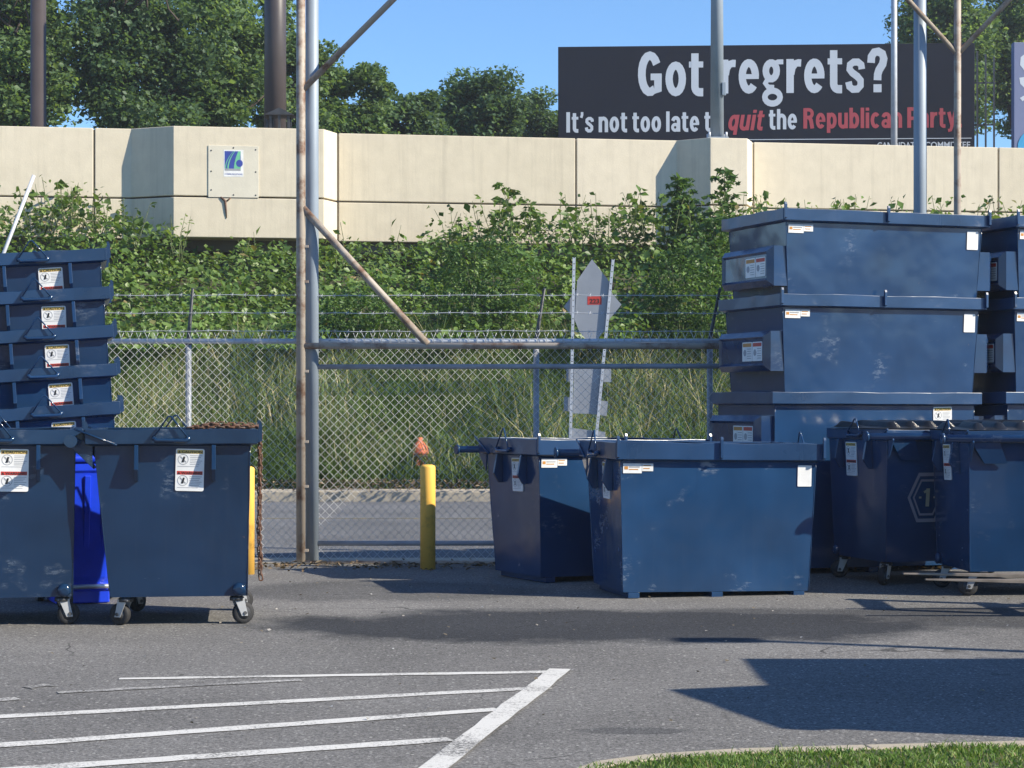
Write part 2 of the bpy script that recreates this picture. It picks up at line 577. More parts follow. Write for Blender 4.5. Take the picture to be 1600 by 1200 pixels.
def text_geo(s, bold=0.0, shear=0.0, thick=0.004, spacing=1.0):
    """glyph outlines as vertices and faces, lower-left at the origin, cap height one"""
    key = (s, bold, shear, thick, spacing)
    if key in _tx:
        return _tx[key]
    cu = bpy.data.curves.new('text', 'FONT')
    cu.body = s
    cu.size = 1.0
    cu.offset = bold
    cu.shear = shear
    cu.extrude = thick / 2
    cu.space_character = spacing
    cu.resolution_u = 4
    ob = bpy.data.objects.new('text', cu)
    col.objects.link(ob)
    bpy.context.view_layer.update()
    dg = bpy.context.evaluated_depsgraph_get()
    me = bpy.data.meshes.new_from_object(ob.evaluated_get(dg))
    v = np.array([p.co[:] for p in me.vertices])
    f = [tuple(p.vertices) for p in me.polygons]
    bpy.data.objects.remove(ob)
    bpy.data.curves.remove(cu)
    bpy.data.meshes.remove(me)
    _tx[key] = (v, f)
    return _tx[key]


CAPH = 0.729                                         # cap height of the built-in face at size one


def put_text(mb, s, M, x0, x1, base, cap, mi=0, bold=0.0, shear=0.0, spacing=1.0, depth=0.0012, lift=0.0, wide=None):
    """set a line of text into frame M (u right, v up, n out) between x0 and x1"""
    v, f = text_geo(s, bold, shear, 0.004, spacing)
    lo, hi = v[:, 0].min(), v[:, 0].max()
    sx = (x1 - x0) / (hi - lo)
    sy = cap / CAPH
    out = [M @ Vector((x0 + (p[0] - lo) * sx, base + p[1] * sy, lift + (p[2] + 0.002) / 0.004 * depth)) for p in v]
    mb.add(out, f, mi)


# ------------------------------------------------------------------ ground, roads, embankment
def sheet(name, x0, x1, y0, y1, z, mat, nx=1, ny=1):
    mb = MB()
    for i in range(nx):
        for j in range(ny):
            xa, xb = x0 + (x1 - x0) * i / nx, x0 + (x1 - x0) * (i + 1) / nx
            ya, yb = y0 + (y1 - y0) * j / ny, y0 + (y1 - y0) * (j + 1) / ny
            mb.flat([(xa, ya, z), (xb, ya, z), (xb, yb, z), (xa, yb, z)])
    return tag(mb.build(name, mat), kind='structure')


sheet('ground', -600, 600, -200, 1500, -0.35, 'soil')
sheet('parking_lot', -45, 45, -12, 19.05, 0.0, 'lot_asphalt')
sheet('gate_apron', -45, 45, 19.05, 19.75, 0.006, 'kerb_concrete')
sheet('road', -60, 60, 19.75, 31.55, -0.02, 'road_asphalt')
tag(MB().box(-60, 60, 26.85, 26.97, -0.02, -0.016).build('centre_line', 'yellow_line'), kind='structure')

mb = MB()
for i in range(40):
    x = -60 + i * 3.0
    mb.box(x + 0.008, x + 2.992, 31.55, 31.75, -0.1, 0.14)
tag(mb.build('kerb', 'kerb_concrete', bevel=0.02), kind='structure')
sheet('sidewalk', -60, 60, 31.75, 33.0, 0.12, 'kerb_concrete')

PROFILE = [(33.0, 0.10), (33.6, 0.30), (35.0, 0.85), (36.5, 1.45), (38.0, 2.0), (40.0, 2.7), (42.5, 3.5), (45.0, 4.2), (47.5, 4.6), (56.0, 4.6), (66.0, 0.0), (75.0, -0.2)]


def bank_z(y):
    return float(np.interp(y, [p[0] for p in PROFILE], [p[1] for p in PROFILE]))


xs = np.linspace(-60, 60, 121)
ys = np.concatenate([np.linspace(33.0, 47.5, 30), [52, 56, 61, 66, 75]])
vv = np.array([(x, y, bank_z(y) + (rng.normal() * 0.05 if 33.3 < y < 47 else 0)) for y in ys for x in xs])
nx = len(xs)
ff = np.array([(j * nx + i, j * nx + i + 1, (j + 1) * nx + i + 1, (j + 1) * nx + i) for j in range(len(ys) - 1) for i in range(nx - 1)])
tag(np_mesh('embankment', vv, ff, 'soil', smooth=True), kind='structure')


# painted hatching of the lot
def stripe(pa, pb, w0, w1, mat, n=10, z=0.004, wob=0.006):
    a, b = G(*pa), G(*pb)
    d = (b - a).normalized()
    s = Vector((-d.y, d.x, 0))
    lo, hi = [], []
    for i in range(n + 1):
        t = i / n
        c = a.lerp(b, t)
        w = (w0 + (w1 - w0) * t) / 2
        c.z = z
        lo.append(c - s * (w + random.uniform(-wob, wob)))
        hi.append(c + s * (w + random.uniform(-wob, wob)))
    m = MB()
    m.add(lo + hi, [(i, i + 1, n + 2 + i, n + 1 + i) for i in range(n)])
    return tag(m.build('painted_line', mat), kind='structure')


stripe((672, 1206), (876, 1047), 0.125, 0.125, 'white_line', 14, 0.008)
stripe((-420, 1143), (858, 1075), 0.12, 0.10, 'white_line', 24)
stripe((-420, 1196), (778, 1109), 0.13, 0.11, 'white_line', 24)
stripe((-100, 1212), (704, 1156), 0.13, 0.11, 'white_line', 24)
stripe((186, 1061.5), (868, 1050.5), 0.07, 0.10, 'white_line', 20)
stripe((90, 1083), (470, 1063), 0.07, 0.08, 'faded_line', 16, 0.004)
stripe((-380, 1125), (28, 1092), 0.10, 0.10, 'faded_line', 16)
stripe((40, 1075), (80, 1071), 0.12, 0.10, 'faded_line', 4, 0.004, 0.03)

# lawn corner with its concrete edge, lower right
EDGE = [G(px, py) for px, py in ((890, 1212), (930, 1197), (1010, 1186), (1150, 1177), (1350, 1171), (1620, 1164), (2400, 1155))]
EDGE = [Vector((p.x, p.y, 0)) for p in EDGE]
mb = MB()
for i in range(len(EDGE) - 1):
    a, b = EDGE[i], EDGE[i + 1]
    d = (b - a).normalized()
    s = Vector((d.y, -d.x, 0)) * 0.10
    g = d * 0.003
    lo = [a + g, a + s + g, b + s - g, b - g]
    mb.loft([q + Vector((0, 0, -0.1)) for q in lo], [q + Vector((0, 0, 0.022)) for q in lo])
tag(mb.build('lawn_kerb', 'kerb_concrete', bevel=0.006), kind='structure')
poly = [Vector((p.x + 0.04, p.y - 0.085, 0.014)) for p in EDGE] + [Vector((EDGE[-1].x, -3, 0.014)), Vector((EDGE[0].x - 0.5, -3, 0.014)), Vector((EDGE[0].x - 0.5, 7.6, 0.014))]
tag(MB().flat(poly[::-1]).build('lawn', 'lawn_soil'), kind='structure')


# ------------------------------------------------------------------ vegetation helpers
def unit(a):
    return a / np.maximum(np.linalg.norm(a, axis=1, keepdims=True), 1e-9)


def leaf_cloud(centers, size, up_bias=0.6, droop=0.0, aspect=0.62, face=None):
    """folded diamond leaves (two triangles each): verts (4n,3), faces (2n,3)"""
    n = len(centers)
    nrm = rng.normal(size=(n, 3))
    nrm[:, 2] = np.abs(nrm[:, 2]) + up_bias
    if face is not None:
        nrm += np.array(face)
    nrm = unit(nrm)
    t = rng.normal(size=(n, 3))
    t[:, 2] -= droop
    t = unit(t - (t * nrm).sum(1, keepdims=True) * nrm)
    b = np.cross(nrm, t)
    L = (size * np.where(rng.uniform(0, 1, n) < 0.12, rng.uniform(1.3, 1.9, n), rng.uniform(0.5, 1.3, n)))[:, None]
    base = centers - t * L * 0.5
    tip = centers + t * L * 0.5
    mid = centers - t * L * 0.06 + nrm * L * 0.10
    le = mid + b * L * aspect * 0.5
    ri = mid - b * L * aspect * 0.5
    v = np.stack([base, le, tip, ri], 1).reshape(-1, 3)
    k = np.arange(n)[:, None] * 4
    f = np.concatenate([k + np.array([[0, 2, 1]]), k + np.array([[0, 3, 2]])], 0)
    return v, f


def blades(base, height, width, lean=0.35, curl=0.25):
    """bent grass blades, a tapering quad and a tip triangle -> three triangles each"""
    n = len(base)
    ang = rng.uniform(0, 2 * math.pi, n)
    d = np.stack([np.cos(ang), np.sin(ang), np.zeros(n)], 1)
    s = np.stack([-np.sin(ang), np.cos(ang), np.zeros(n)], 1)
    # turn the flat of the blade every which way
    tw = rng.uniform(0, math.pi, n)[:, None]
    s = s * np.cos(tw) + d * np.sin(tw)
    h = (height * rng.uniform(0.55, 1.25, n))[:, None]
    w = (width * rng.uniform(0.7, 1.3, n))[:, None]
    ln = rng.uniform(0.05, lean, n)[:, None]
    cu = rng.uniform(0, curl, n)[:, None]
    z = np.array([[0, 0, 1.0]])
    mid = base + z * h * 0.55 + d * h * ln * 0.45
    tip = base + z * h * (1.0 - cu * 0.4) + d * h * (ln + cu)
    v = np.stack([base - s * w / 2, base + s * w / 2, mid - s * w * 0.4, mid + s * w * 0.4, tip], 1).reshape(-1, 3)
    k = np.arange(n)[:, None] * 5
    f = np.concatenate([k + np.array([[0, 1, 3]]), k + np.array([[0, 3, 2]]), k + np.array([[2, 3, 4]])], 0)
    return v, f


def limb(mb, a, b, r0, r1, seg=4, jit=0.08):
    a, b = Vector(a), Vector(b)
    L = (b - a).length
    pts, rs = [], []
    for i in range(seg + 1):
        t = i / seg
        p = a.lerp(b, t)
        if 0 < i < seg:
            p += Vector((random.uniform(-1, 1), random.uniform(-1, 1), random.uniform(-.5, .5))) * L * jit
        pts.append(p)
        rs.append(r0 + (r1 - r0) * t)
    mb.tube(pts, rs, 6)
    return pts


def tree(label, px, Y, top, hw, bottom=260, nclump=70, per=460, lsize=0.145, mat='tree_leaves', dead=False, base_z=-0.3):
    s = FPX / Y
    cx = (px - CX) / s
    ztop = CAMH + (HY - top) / s
    zbot = CAMH + (HY - bottom) / s
    rx = hw / s
    cz = (ztop + zbot) / 2
    rz = (ztop - zbot) / 2
    t = thing('broadleaf_tree', label, 'tree', (cx, Y, base_z), group='trees behind the highway wall')
    tr = MB()
    fork = Vector((random.uniform(-.4, .4), 0, zbot - base_z + rz * 0.25))
    limb(tr, (0, 0, 0), fork, 0.30, 0.2, 5, 0.02)
    cl = []
    for i in range(nclump):
        while True:
            q = np.array([random.uniform(-1, 1) for _ in range(3)])
            if q @ q < 1 and (q @ q > 0.12 or random.random() < 0.5):
                break
        # a lumpy, uneven outline
        k = 0.80 + 0.22 * math.sin(3.1 * q[0] + px) * math.cos(2.7 * q[2] + px * .3)
        c = np.array([q[0] * rx * k, q[1] * rx * 0.85 * k, cz - base_z + q[2] * rz * k])
        cl.append(c)
    allp = []
    for i, c in enumerate(cl):
        rr = random.uniform(0.5, 1.05) * min(1.15, rx * 0.42)
        m = int(per * random.uniform(0.6, 1.3))
        d = unit(rng.normal(size=(m, 3))) * (rng.uniform(0.1, 1.12, m) ** 0.55)[:, None] * np.array([[rr * 1.15, rr * 1.15, rr * 0.72]])
        allp.append(c + d)
        if i % 3 == 0:
            limb(tr, fork + Vector((0, 0, random.uniform(-.5, .6))), Vector(c), 0.10, 0.02, 4, 0.06)
    if dead:
        for i in range(26):
            a = Vector((random.uniform(-rx, rx) * .7, -rx * .5, cz - base_z + rz * random.uniform(0.2, 0.7)))
            b = a + Vector((random.uniform(-1.2, 1.2), random.uniform(-.9, .1), random.uniform(0.2, 2.0)))
            limb(tr, a, b, 0.035, 0.008, 4, 0.08)
    tr.build('trunk', 'bark', t)
    v, f = leaf_cloud(np.concatenate(allp), lsize, 0.5, 0.3, 0.7)
    np_mesh('crown', v, f, mat, t)
    return t


tree('tall tree behind the slimmer brown pole, bare twigs in its crown', 20, 57, -70, 110, nclump=80, dead=True)
tree('broad dense tree midway between the two brown poles', 205, 58.5, -95, 125, nclump=84, mat='tree_leaves_dark', dead=True)
tree('tall tree crown just before the thick brown pole', 345, 60.5, -70, 105, nclump=66)
tree('leafy tree showing behind the thick brown pole and grey gate post', 455, 62.5, -15, 85, nclump=46, mat='tree_leaves')
tree('tree whose ragged crown ends against open sky beside the grey gate post', 545, 64.5, 70, 72, nclump=42)
tree('low dark bush-like tree between the tall trees and the round tree', 640, 67, 140, 70, nclump=36, mat='tree_leaves_dark')
tree('round dark tree standing alone before the billboard', 748, 70, 104, 82, nclump=60, mat='tree_leaves_dark')
tree('low tree peeping out beside the edge of the dark billboard', 850, 77, 150, 60, nclump=34, mat='tree_leaves_dark')
tree('big tree rising behind the far end of the dark billboard', 1475, 82, -60, 100, nclump=90, lsize=0.17)
tree('tree filling the gap between the two billboards', 1590, 84, -90, 110, nclump=95, lsize=0.17, mat='tree_leaves')

# ------------------------------------------------------------------ highway wall
WY0, WT = 46.0, 0.165                                # depth at the axis, tangent of its turn
wu = Vector((1, WT, 0)).normalized()
wn_ = Vector((wu.y, -wu.x, 0))                       # towards the lot
W0 = Vector((0, WY0, 0))
ZT, ZJ, ZB = 7.50, 5.98, 5.10


def wall_u(px):
    """distance along the wall of the photo column px"""
    k = (px - CX) / FPX
    x = k * WY0 / (1 - k * WT)
    return x / wu.x


def WP(u, n, z):
    return W0 + wu * u + wn_ * n + Vector((0, 0, z))


wall = thing('highway_wall', 'long cream concrete highway wall of cast panels above the green bank', 'wall')
PIL = [(205, 264, 499, 528), (1057, 1103, 1161, 1178)]          # chamfer in, front, chamfer out
PD = 0.62                                                       # how far a pier stands out
SEAMS = [-700, -330, 147]


def wall_panel(outline, z0, z1, name='panel', mat='wall_concrete'):
    """outline: list of (u, n) along the face"""
    m = MB()
    back = -0.25
    lo = [WP(u, n, z0) for u, n in outline] + [WP(outline[-1][0], back, z0), WP(outline[0][0], back, z0)]
    hi = [p + Vector((0, 0, z1 - z0)) for p in lo]
    m.loft(lo, hi)
    return m.build(name, mat, wall, bevel=0.015)


gp = 0.018
lines = [(-760, -330), (-330, 147), (147, 528), (528, 900), (900, 1177), (1177, 1560), (1560, 2000), (2000, 2450)]
for a, b in lines:
    ua, ub = wall_u(a) + gp, wall_u(b) - gp
    out = [(ua, 0), (ub, 0)]
    for (p0, p1, p2, p3) in PIL:
        if a <= p0 and p3 <= b + 1:
            # columns measured at the front of the pier are brought forward along the sight line
            f = (WY0 - PD) / WY0
            out = [(ua, 0), (wall_u(p0), 0), (wall_u(p1) * f, PD), (wall_u(p2) * f, PD), (ub, 0)]
            if ub - wall_u(p3) > 0.2:
                out.insert(4, (wall_u(p3), 0))
    wall_panel(out, ZJ + 0.018, ZT)
    wall_panel(out, ZB, ZJ - 0.018)
    m = MB()
    lo = [WP(u, n - 0.05, ZB - 0.0) for u, n in ((ua - gp, 0), (ub + gp, 0))]
m = MB()
u0, u1 = wall_u(-760), wall_u(2450)
lo = [WP(u0, -0.05, ZB + 0.02), WP(u1, -0.05, ZB + 0.02), WP(u1, -0.2, ZB + 0.02), WP(u0, -0.2, ZB + 0.02)]
m.loft(lo, [p + Vector((0, 0, ZT - ZB - 0.06)) for p in lo])
m.build('backing', 'underside', wall)
m = MB()
lo = [WP(u0, -1.1, 2.5), WP(u1, -1.1, 2.5), WP(u1, -1.6, 2.5), WP(u0, -1.6, 2.5)]
m.loft(lo, [p + Vector((0, 0, ZB - 2.5)) for p in lo])
m.build('footing_wall', 'underside', wall)
m = MB()
lo = [WP(u0, -0.2, ZB - 0.25), WP(u1, -0.2, ZB - 0.25), WP(u1, -9.5, ZB - 0.25), WP(u0, -9.5, ZB - 0.25)]
m.loft(lo, [p + Vector((0, 0, 1.3)) for p in lo])
tag(m.build('highway_deck', 'underside'), kind='structure')

# access plate with the printed poster
f = (WY0 - PD) / WY0
uc0, uc1 = wall_u(318) * f, wall_u(397) * f
pz = lambda py, u: CAMH + (HY - py) / FPX * (WP(u, PD, 0).y)
pl = thing('access_plate', 'square cream cover plate screwed to the concrete pier', 'cover plate')
m = MB()
za, zb = pz(308, uc0), pz(227, uc0)
lo = [WP(uc0, PD + 0.002, za), WP(uc1, PD + 0.002, za), WP(uc1, PD + 0.002, zb), WP(uc0, PD + 0.002, zb)]
m.prism(lo, wn_ * 0.016)
m.build('plate', 'wall_plate', pl, bevel=0.004)
for fu, fz in ((.06, .9), (.06, .5), (.06, .14), (.5, .05), (.94, .05), (.94, .5), (.94, .93), (.5, .96)):
    c = WP(uc0 + (uc1 - uc0) * fu, PD + 0.017, za + (zb - za) * fz)
    MB().lathe([(0.018, 0), (0.016, 0.008), (0.004, 0.011)], 8, Matrix.Translation(c) @ wn_.to_track_quat('Z', 'Y').to_matrix().to_4x4()).build('screw', 'dark_steel', pl)
m = MB()
du = wall_u(346) * f
m.tube([WP(du - .12, PD + .01, pz(308, du)), WP(du - .02, PD + .012, pz(314, du)), WP(du, PD + .012, pz(330, du)), WP(du + .01, PD + .01, pz(341, du))], [0.02, 0.03, 0.022, 0.008], 6)
m.tube([WP(du + .10, PD + .01, pz(309, du)), WP(du + .02, PD + .012, pz(314, du))], [0.015, 0.02], 6)
m.build('rusty_drain', 'chain_iron', pl)
po = thing('poster', 'small white poster with a blue and green road emblem on the cover plate', 'poster')
pu0, pu1 = wall_u(342) * f, wall_u(373) * f
pz0, pz1 = pz(276, pu0), pz(234, pu0)
FM = Matrix.Translation(WP(pu0, PD + 0.0195, pz0)) @ Matrix((wu, Vector((0, 0, 1)), wn_)).transposed().to_4x4()
pw, ph = pu1 - pu0, pz1 - pz0
m = MB()


def prt(poly, mi, lift):
    m.prism([FM @ Vector((x * pw, y * ph, lift)) for x, y in poly], FM.to_3x3() @ Vector((0, 0, 0.0012)), mi)


prt([(0, 0), (1, 0), (1, 1), (0, 1)], 0, 0)
prt([(.05, .30), (.86, .30), (.86, .95), (.05, .95)], 1, .0015)


def swoosh(x0, x1, xt, w0, mi):
    lo, hi = [], []
    for i in range(7):
        t = i / 6
        y = .30 + .65 * t
        x = x0 + (xt - x0) * t ** 1.8
        ww = w0 * (1 - 0.6 * t)
        lo.append((x, y))
        hi.append((min(.86, x + ww), y))
    for i in range(6):
        prt([lo[i], hi[i], hi[i + 1], lo[i + 1]], mi, .003)


swoosh(.06, .2, .48, .05, 3)
swoosh(.18, .3, .55, .08, 3)
swoosh(.52, .8, .74, .34, 3)
prt([(.80 + .17 * math.cos(a * math.pi / 8), .50 + .135 * math.sin(a * math.pi / 8)) for a in range(16)], 1, .0048)
prt([(.05, .22), (.86, .22), (.86, .295), (.05, .295)], 2, .0015)
put_text(m, 'COMMUNICATIONS', FM @ Matrix.Scale(1, 4), .05 * pw, .95 * pw, .07 * ph, .055 * ph, 4, 0.01, depth=0.0012, lift=0.0015)
m.build('sheet', ['label_white', 'logo_blue', 'label_grey', 'logo_green', 'logo_blue'], po)

# poles on the highway
p = W(60, 198, 52)
o = MB().lathe([(0.30, 0), (0.30, 0.05), (0.205, 0.06), (0.19, 9.0)], 20).build('sign_pole', 'brown_pole')
o.location = (p.x, 52, 6.2)
tag(o, 'slimmer brown steel pole rising behind the highway wall', 'pole')
t = thing('sign_column', 'thick brown steel column rising behind the highway wall by the cage', 'pole', (W(430, 200, 50).x, 50, 6.2))
MB().lathe([(0.272, 0), (0.265, 9.0)], 28).build('column', 'brown_pole', t)
m = MB().lathe([(0.46, 0), (0.46, 1.12), (0.40, 1.16)], 20)
m.build('base_collar', 'brown_pole', t)
for k in range(10):
    a = k * math.pi / 5
    MB().lathe([(0.035, 0), (0.035, 0.22)], 8, Matrix.Translation((0.40 * math.cos(a), 0.40 * math.sin(a), 1.16))).build('anchor_bolt', 'brown_pole', t)
p = W(441, 201, 46.3)
cg = thing('lantern_cage', 'small dark roofed cage on the wall top beside the thick column', 'cage', (p.x, p.y - 0.35, ZT + 0.03))
MB().lathe([(0.36, -0.03), (0.36, 0.05), (0.32, 0.08)], 16).build('base', 'dark_steel', cg)
for dx, dy in ((-.2, -.2), (0, -.24), (.2, -.2), (-.2, .2), (.2, .2)):
    MB().box(dx - .025, dx + .025, dy - .025, dy + .025, .08, .42).build('post', 'dark_steel', cg)
MB().prism([(-.34, -.32, .42), (.34, -.32, .42), (0, -.32, .58)], (0, .64, 0)).build('roof', 'dark_steel', cg)
MB().box(-.33, -.28, -.05, .05, .06, .34).build('side_bar', 'dark_steel', cg)

t = thing('highway_lamp_post', 'thick grey lamp post bolted on the wall pier before the billboard', 'lamp post', WP(wall_u(1121) * f, PD - 0.42, ZT))
MB().box(-.24, .24, -.24, .24, 0, 0.05).build('base_plate', 'galvanised_pole', t, bevel=0.01)
MB().lathe([(0.155, 0.05), (0.12, 7.5)], 20).build('pole', 'galvanised_pole', t)
for dx in (-.19, .19):
    for dy in (-.19, .19):
        MB().lathe([(0.03, 0.05), (0.03, 0.16)], 6, Matrix.Translation((dx, dy, 0))).build('anchor_bolt', 'galvanised', t)
MB().box(.10, .19, -.16, -.08, 1.0, 1.3).build('hand_hole_cover', 'galvanised_pole', t, bevel=0.01)
o = MB().lathe([(0.085, 0), (0.07, 9)], 14).build('highway_light_pole', 'galvanised')
o.location = (W(1397, 230, 51.5).x, 51.5, 6.1)
tag(o, 'slender pale pole behind the wall, before the question mark of the billboard', 'pole')

# ------------------------------------------------------------------ billboards
def _arc(cx, cy, rx, ry, a0, a1, n=14):
    return [(cx + rx * math.cos(R(a0 + (a1 - a0) * i / n)), cy + ry * math.sin(R(a0 + (a1 - a0) * i / n))) for i in range(n + 1)]


_S = 0.185
_BOWL = _arc(.26, .38, .168, .30, 0, 360, 20)
# heavy condensed letters as strokes: (advance, [(centre line, width), ...]); cap height one
GLYPH = {
    'G': (.62, [(_arc(.30, .5, .205, .41, 32, 300) + [(.505, .13), (.505, .47)], .195), ([(.32, .43), (.60, .43)], .15)]),
    'o': (.52, [(_BOWL, _S)]),
    't': (.37, [([(.15, .95), (.15, .22)] + _arc(.27, .20, .12, .125, 180, 275, 6) + [(.36, .075)], _S), ([(0, .70), (.36, .70)], .135)]),
    'r': (.37, [([(.095, 0), (.095, .76)], _S), ([(.12, .42), (.15, .56), (.22, .655), (.30, .675), (.37, .67)], .165)]),
    'e': (.51, [(_arc(.255, .38, .165, .30, 0, 318, 20), .18), ([(.12, .375), (.505, .375)], .11)]),
    'g': (.53, [(_arc(.23, .50, .135, .18, 0, 360, 18), .165), ([(.30, .66), (.40, .70), (.53, .70)], .11), ([(.16, .33), (.08, .22), (.16, .13), (.30, .12)], .13),
                (_arc(.26, -.09, .19, .145, 80, 440, 18), .14)]),
    's': (.47, [([(.405, .52), (.39, .62), (.31, .68), (.20, .68), (.11, .62), (.10, .52), (.17, .44), (.29, .36), (.375, .27), (.375, .15), (.30, .075), (.18, .07), (.10, .13), (.075, .24)], .165)]),
    '?': (.50, [([(.09, .66), (.10, .80), (.17, .895), (.27, .91), (.37, .86), (.405, .75), (.38, .63), (.29, .50), (.255, .40), (.25, .27)], .19), ([(.25, 0), (.25, .18)], .20)]),
    'I': (.22, [([(.10, 0), (.10, 1)], .20)]),
    "'": (.20, [([(.12, 1), (.12, .86), (.07, .72)], .14)]),
    'n': (.52, [([(.095, 0), (.095, .76)], _S), (_arc(.26, .48, .165, .20, 180, 0, 10) + [(.425, 0)], _S)]),
    'h': (.52, [([(.095, 0), (.095, 1)], _S), (_arc(.26, .48, .165, .20, 180, 0, 10) + [(.425, 0)], _S)]),
    'u': (.52, [([(.425, 0), (.425, .76)], _S), ([(.095, .76)] + _arc(.26, .27, .165, .20, 180, 360, 10), _S)]),
    'l': (.19, [([(.095, 0), (.095, 1)], _S)]),
    'i': (.19, [([(.095, 0), (.095, .76)], _S), ([(.095, .85), (.095, 1.0)], _S)]),
    'a': (.50, [([(.10, .53)] + _arc(.26, .53, .15, .15, 165, 0, 10) + [(.41, 0)], _S), (_arc(.225, .215, .14, .145, 0, 360, 16), .155)]),
    'b': (.52, [([(.095, 0), (.095, 1)], _S), (_BOWL, _S)]),
    'p': (.52, [([(.095, -.22), (.095, .76)], _S), (_BOWL, _S)]),
    'q': (.52, [([(.425, -.22), (.425, .76)], _S), (_BOWL, _S)]),
    'c': (.49, [(_arc(.26, .38, .168, .30, 45, 315, 18), _S)]),
    'R': (.58, [([(.10, 0), (.10, 1)], .20), ([(.10, .92), (.26, .92)] + _arc(.28, .73, .185, .19, 90, -90, 10) + [(.10, .54)], .17), ([(.34, .50), (.40, .40), (.47, 0)], .20)]),
    'P': (.55, [([(.10, 0), (.10, 1)], .20), ([(.10, .92), (.26, .92)] + _arc(.28, .69, .185, .23, 90, -90, 10) + [(.10, .46)], .17)]),
    'y': (.50, [([(.09, .76), (.255, .12)], .18), ([(.42, .76), (.25, .06), (.19, -.12), (.05, -.145)], .165)]),
    '.': (.20, [([(.10, 0), (.10, .18)], .19)]),
    'S': (.56, [([(.47, .68), (.46, .82), (.36, .91), (.22, .91), (.11, .83), (.10, .69), (.20, .57), (.36, .46), (.46, .33), (.45, .18), (.34, .085), (.20, .085), (.10, .18), (.08, .32)], .19)]),
    '1': (.36, [([(.24, 0), (.24, 1)], .20), ([(.02, .78), (.22, .92)], .13)]),
}


def gothic(mb, s, M, x0, x1, base, cap, mi=0, shear=0.0, lift=0.004, gap=0.075):
    """a line of heavy condensed lettering between x0 and x1 in frame M"""
    items, x = [], 0.0
    for ch_ in s:
        if ch_ == ' ':
            x += 0.20
            continue
        adv, strokes = GLYPH[ch_]
        items.append((x, strokes))
        x += adv + gap
    k = (x1 - x0) / (x - gap)
    lay = 0
    for ox, strokes in items:
        for path, w in strokes:
            lay += 1
            lf = lift + 0.0015 * (lay % 5)
            P = [Vector(((ox + p[0] + shear * p[1]) * k + x0, p[1] * cap + base)) for p in path]
            closed = (P[0] - P[-1]).length < 1e-5
            lo, hi = [], []
            n_ = len(path)
            for i in range(n_):
                if closed:
                    a, c_ = Vector(path[(i - 1) % (n_ - 1)]), Vector(path[(i + 1) % (n_ - 1)])
                else:
                    a, c_ = Vector(path[max(i - 1, 0)]), Vector(path[min(i + 1, n_ - 1)])
                d = (c_ - a).normalized()
                nn = Vector((-d.y, d.x)) * w / 2
                q = Vector(path[i])
                for arr, sg_ in ((lo, -1), (hi, 1)):
                    e = q + nn * sg_
                    arr.append(M @ Vector(((ox + e.x + shear * e.y) * k + x0, e.y * cap + base, lf)))
            mb.add(lo + hi, [(i, i + 1, n_ + i + 1, n_ + i) for i in range(n_ - 1)], mi)


TL, TR = W(872, 73, 73.0), W(1523, 67, 72.2)
bu = (TR - TL)
BWID = bu.length
bu.normalize()
bu0 = Vector((bu.x, bu.y, 0)).normalized()
bn = Vector((bu0.y, -bu0.x, 0))
BH = 4.35
bb = thing('billboard', 'wide dark billboard with white and red slogan lettering', 'billboard')
ZTOP = (TL.z + TR.z) / 2
BO = Vector((TL.x, TL.y, ZTOP - BH))
BM = Matrix.Translation(BO) @ Matrix((bu0, Vector((0, 0, 1)), bn)).transposed().to_4x4()
MB().box(0, BWID, 0, BH, -0.30, 0, M=BM).build('board', 'board_dark', bb, bevel=0.02)
PXM = BWID / (1523 - 872)                              # metres per photo pixel on the board


def bx(px):
    return (px - 872) * PXM


def by(py):
    return BH - (py - 70) * PXM


def bline(s, x0, x1, base, cap, mat, bold, shear=0.0, spacing=1.0):
    mm = MB()
    put_text(mm, s, BM, bx(x0), bx(x1), by(base), cap * PXM, 0, bold, shear, spacing, depth=0.012, lift=0.004)
    return mm.build('lettering', mat, bb)


def gline(s, x0, x1, base, cap, mat, shear=0.0):
    mm = MB()
    gothic(mm, s, BM, bx(x0), bx(x1), by(base), cap * PXM, 0, shear)
    return mm.build('lettering', mat, bb)


gline('Got', 998, 1101, 149, 70, 'board_white')
gline('regrets?', 1128, 1388, 146, 70, 'board_white')
gline("It's not too late to", 885, 1130, 205.5, 32, 'board_white')
gline('quit', 1138, 1193, 204, 32, 'board_red', 0.17)
gline('the', 1203, 1247, 203, 32, 'board_white')
gline('Republican Party.', 1257, 1503, 202, 32, 'board_red')
bline('CANDIDATE', 1372, 1436, 234, 10, 'board_white', 0.012)
bline('COMMITTEE', 1446, 1516, 234, 10, 'board_white', 0.012)
MB().box(bx(1095), bx(1518), by(219.5), by(218.3), 0.003, 0.012, M=BM).build('rule', 'board_white', bb)
m = MB()
for px in (1530, 1543, 1556):
    m.box(bx(px), bx(px) + .06, -.3, BH - .1 * (px - 1530) / 13 - .2, -0.6, -0.54, M=BM)
for zz in (0.3, 1.5, 3.0):
    m.box(bx(1520), bx(1560), zz, zz + .05, -0.62, -0.56, M=BM)
m.build('ladder_frame', 'dark_steel', bb)
for px in (1010, 1380):
    q = BM @ Vector((bx(px), 0, -0.7))
    MB().lathe([(0.45, -0.3), (0.45, ZTOP - 0.8)], 16, Matrix.Translation((q.x, q.y, 0))).build('support_column', 'dark_steel', bb)

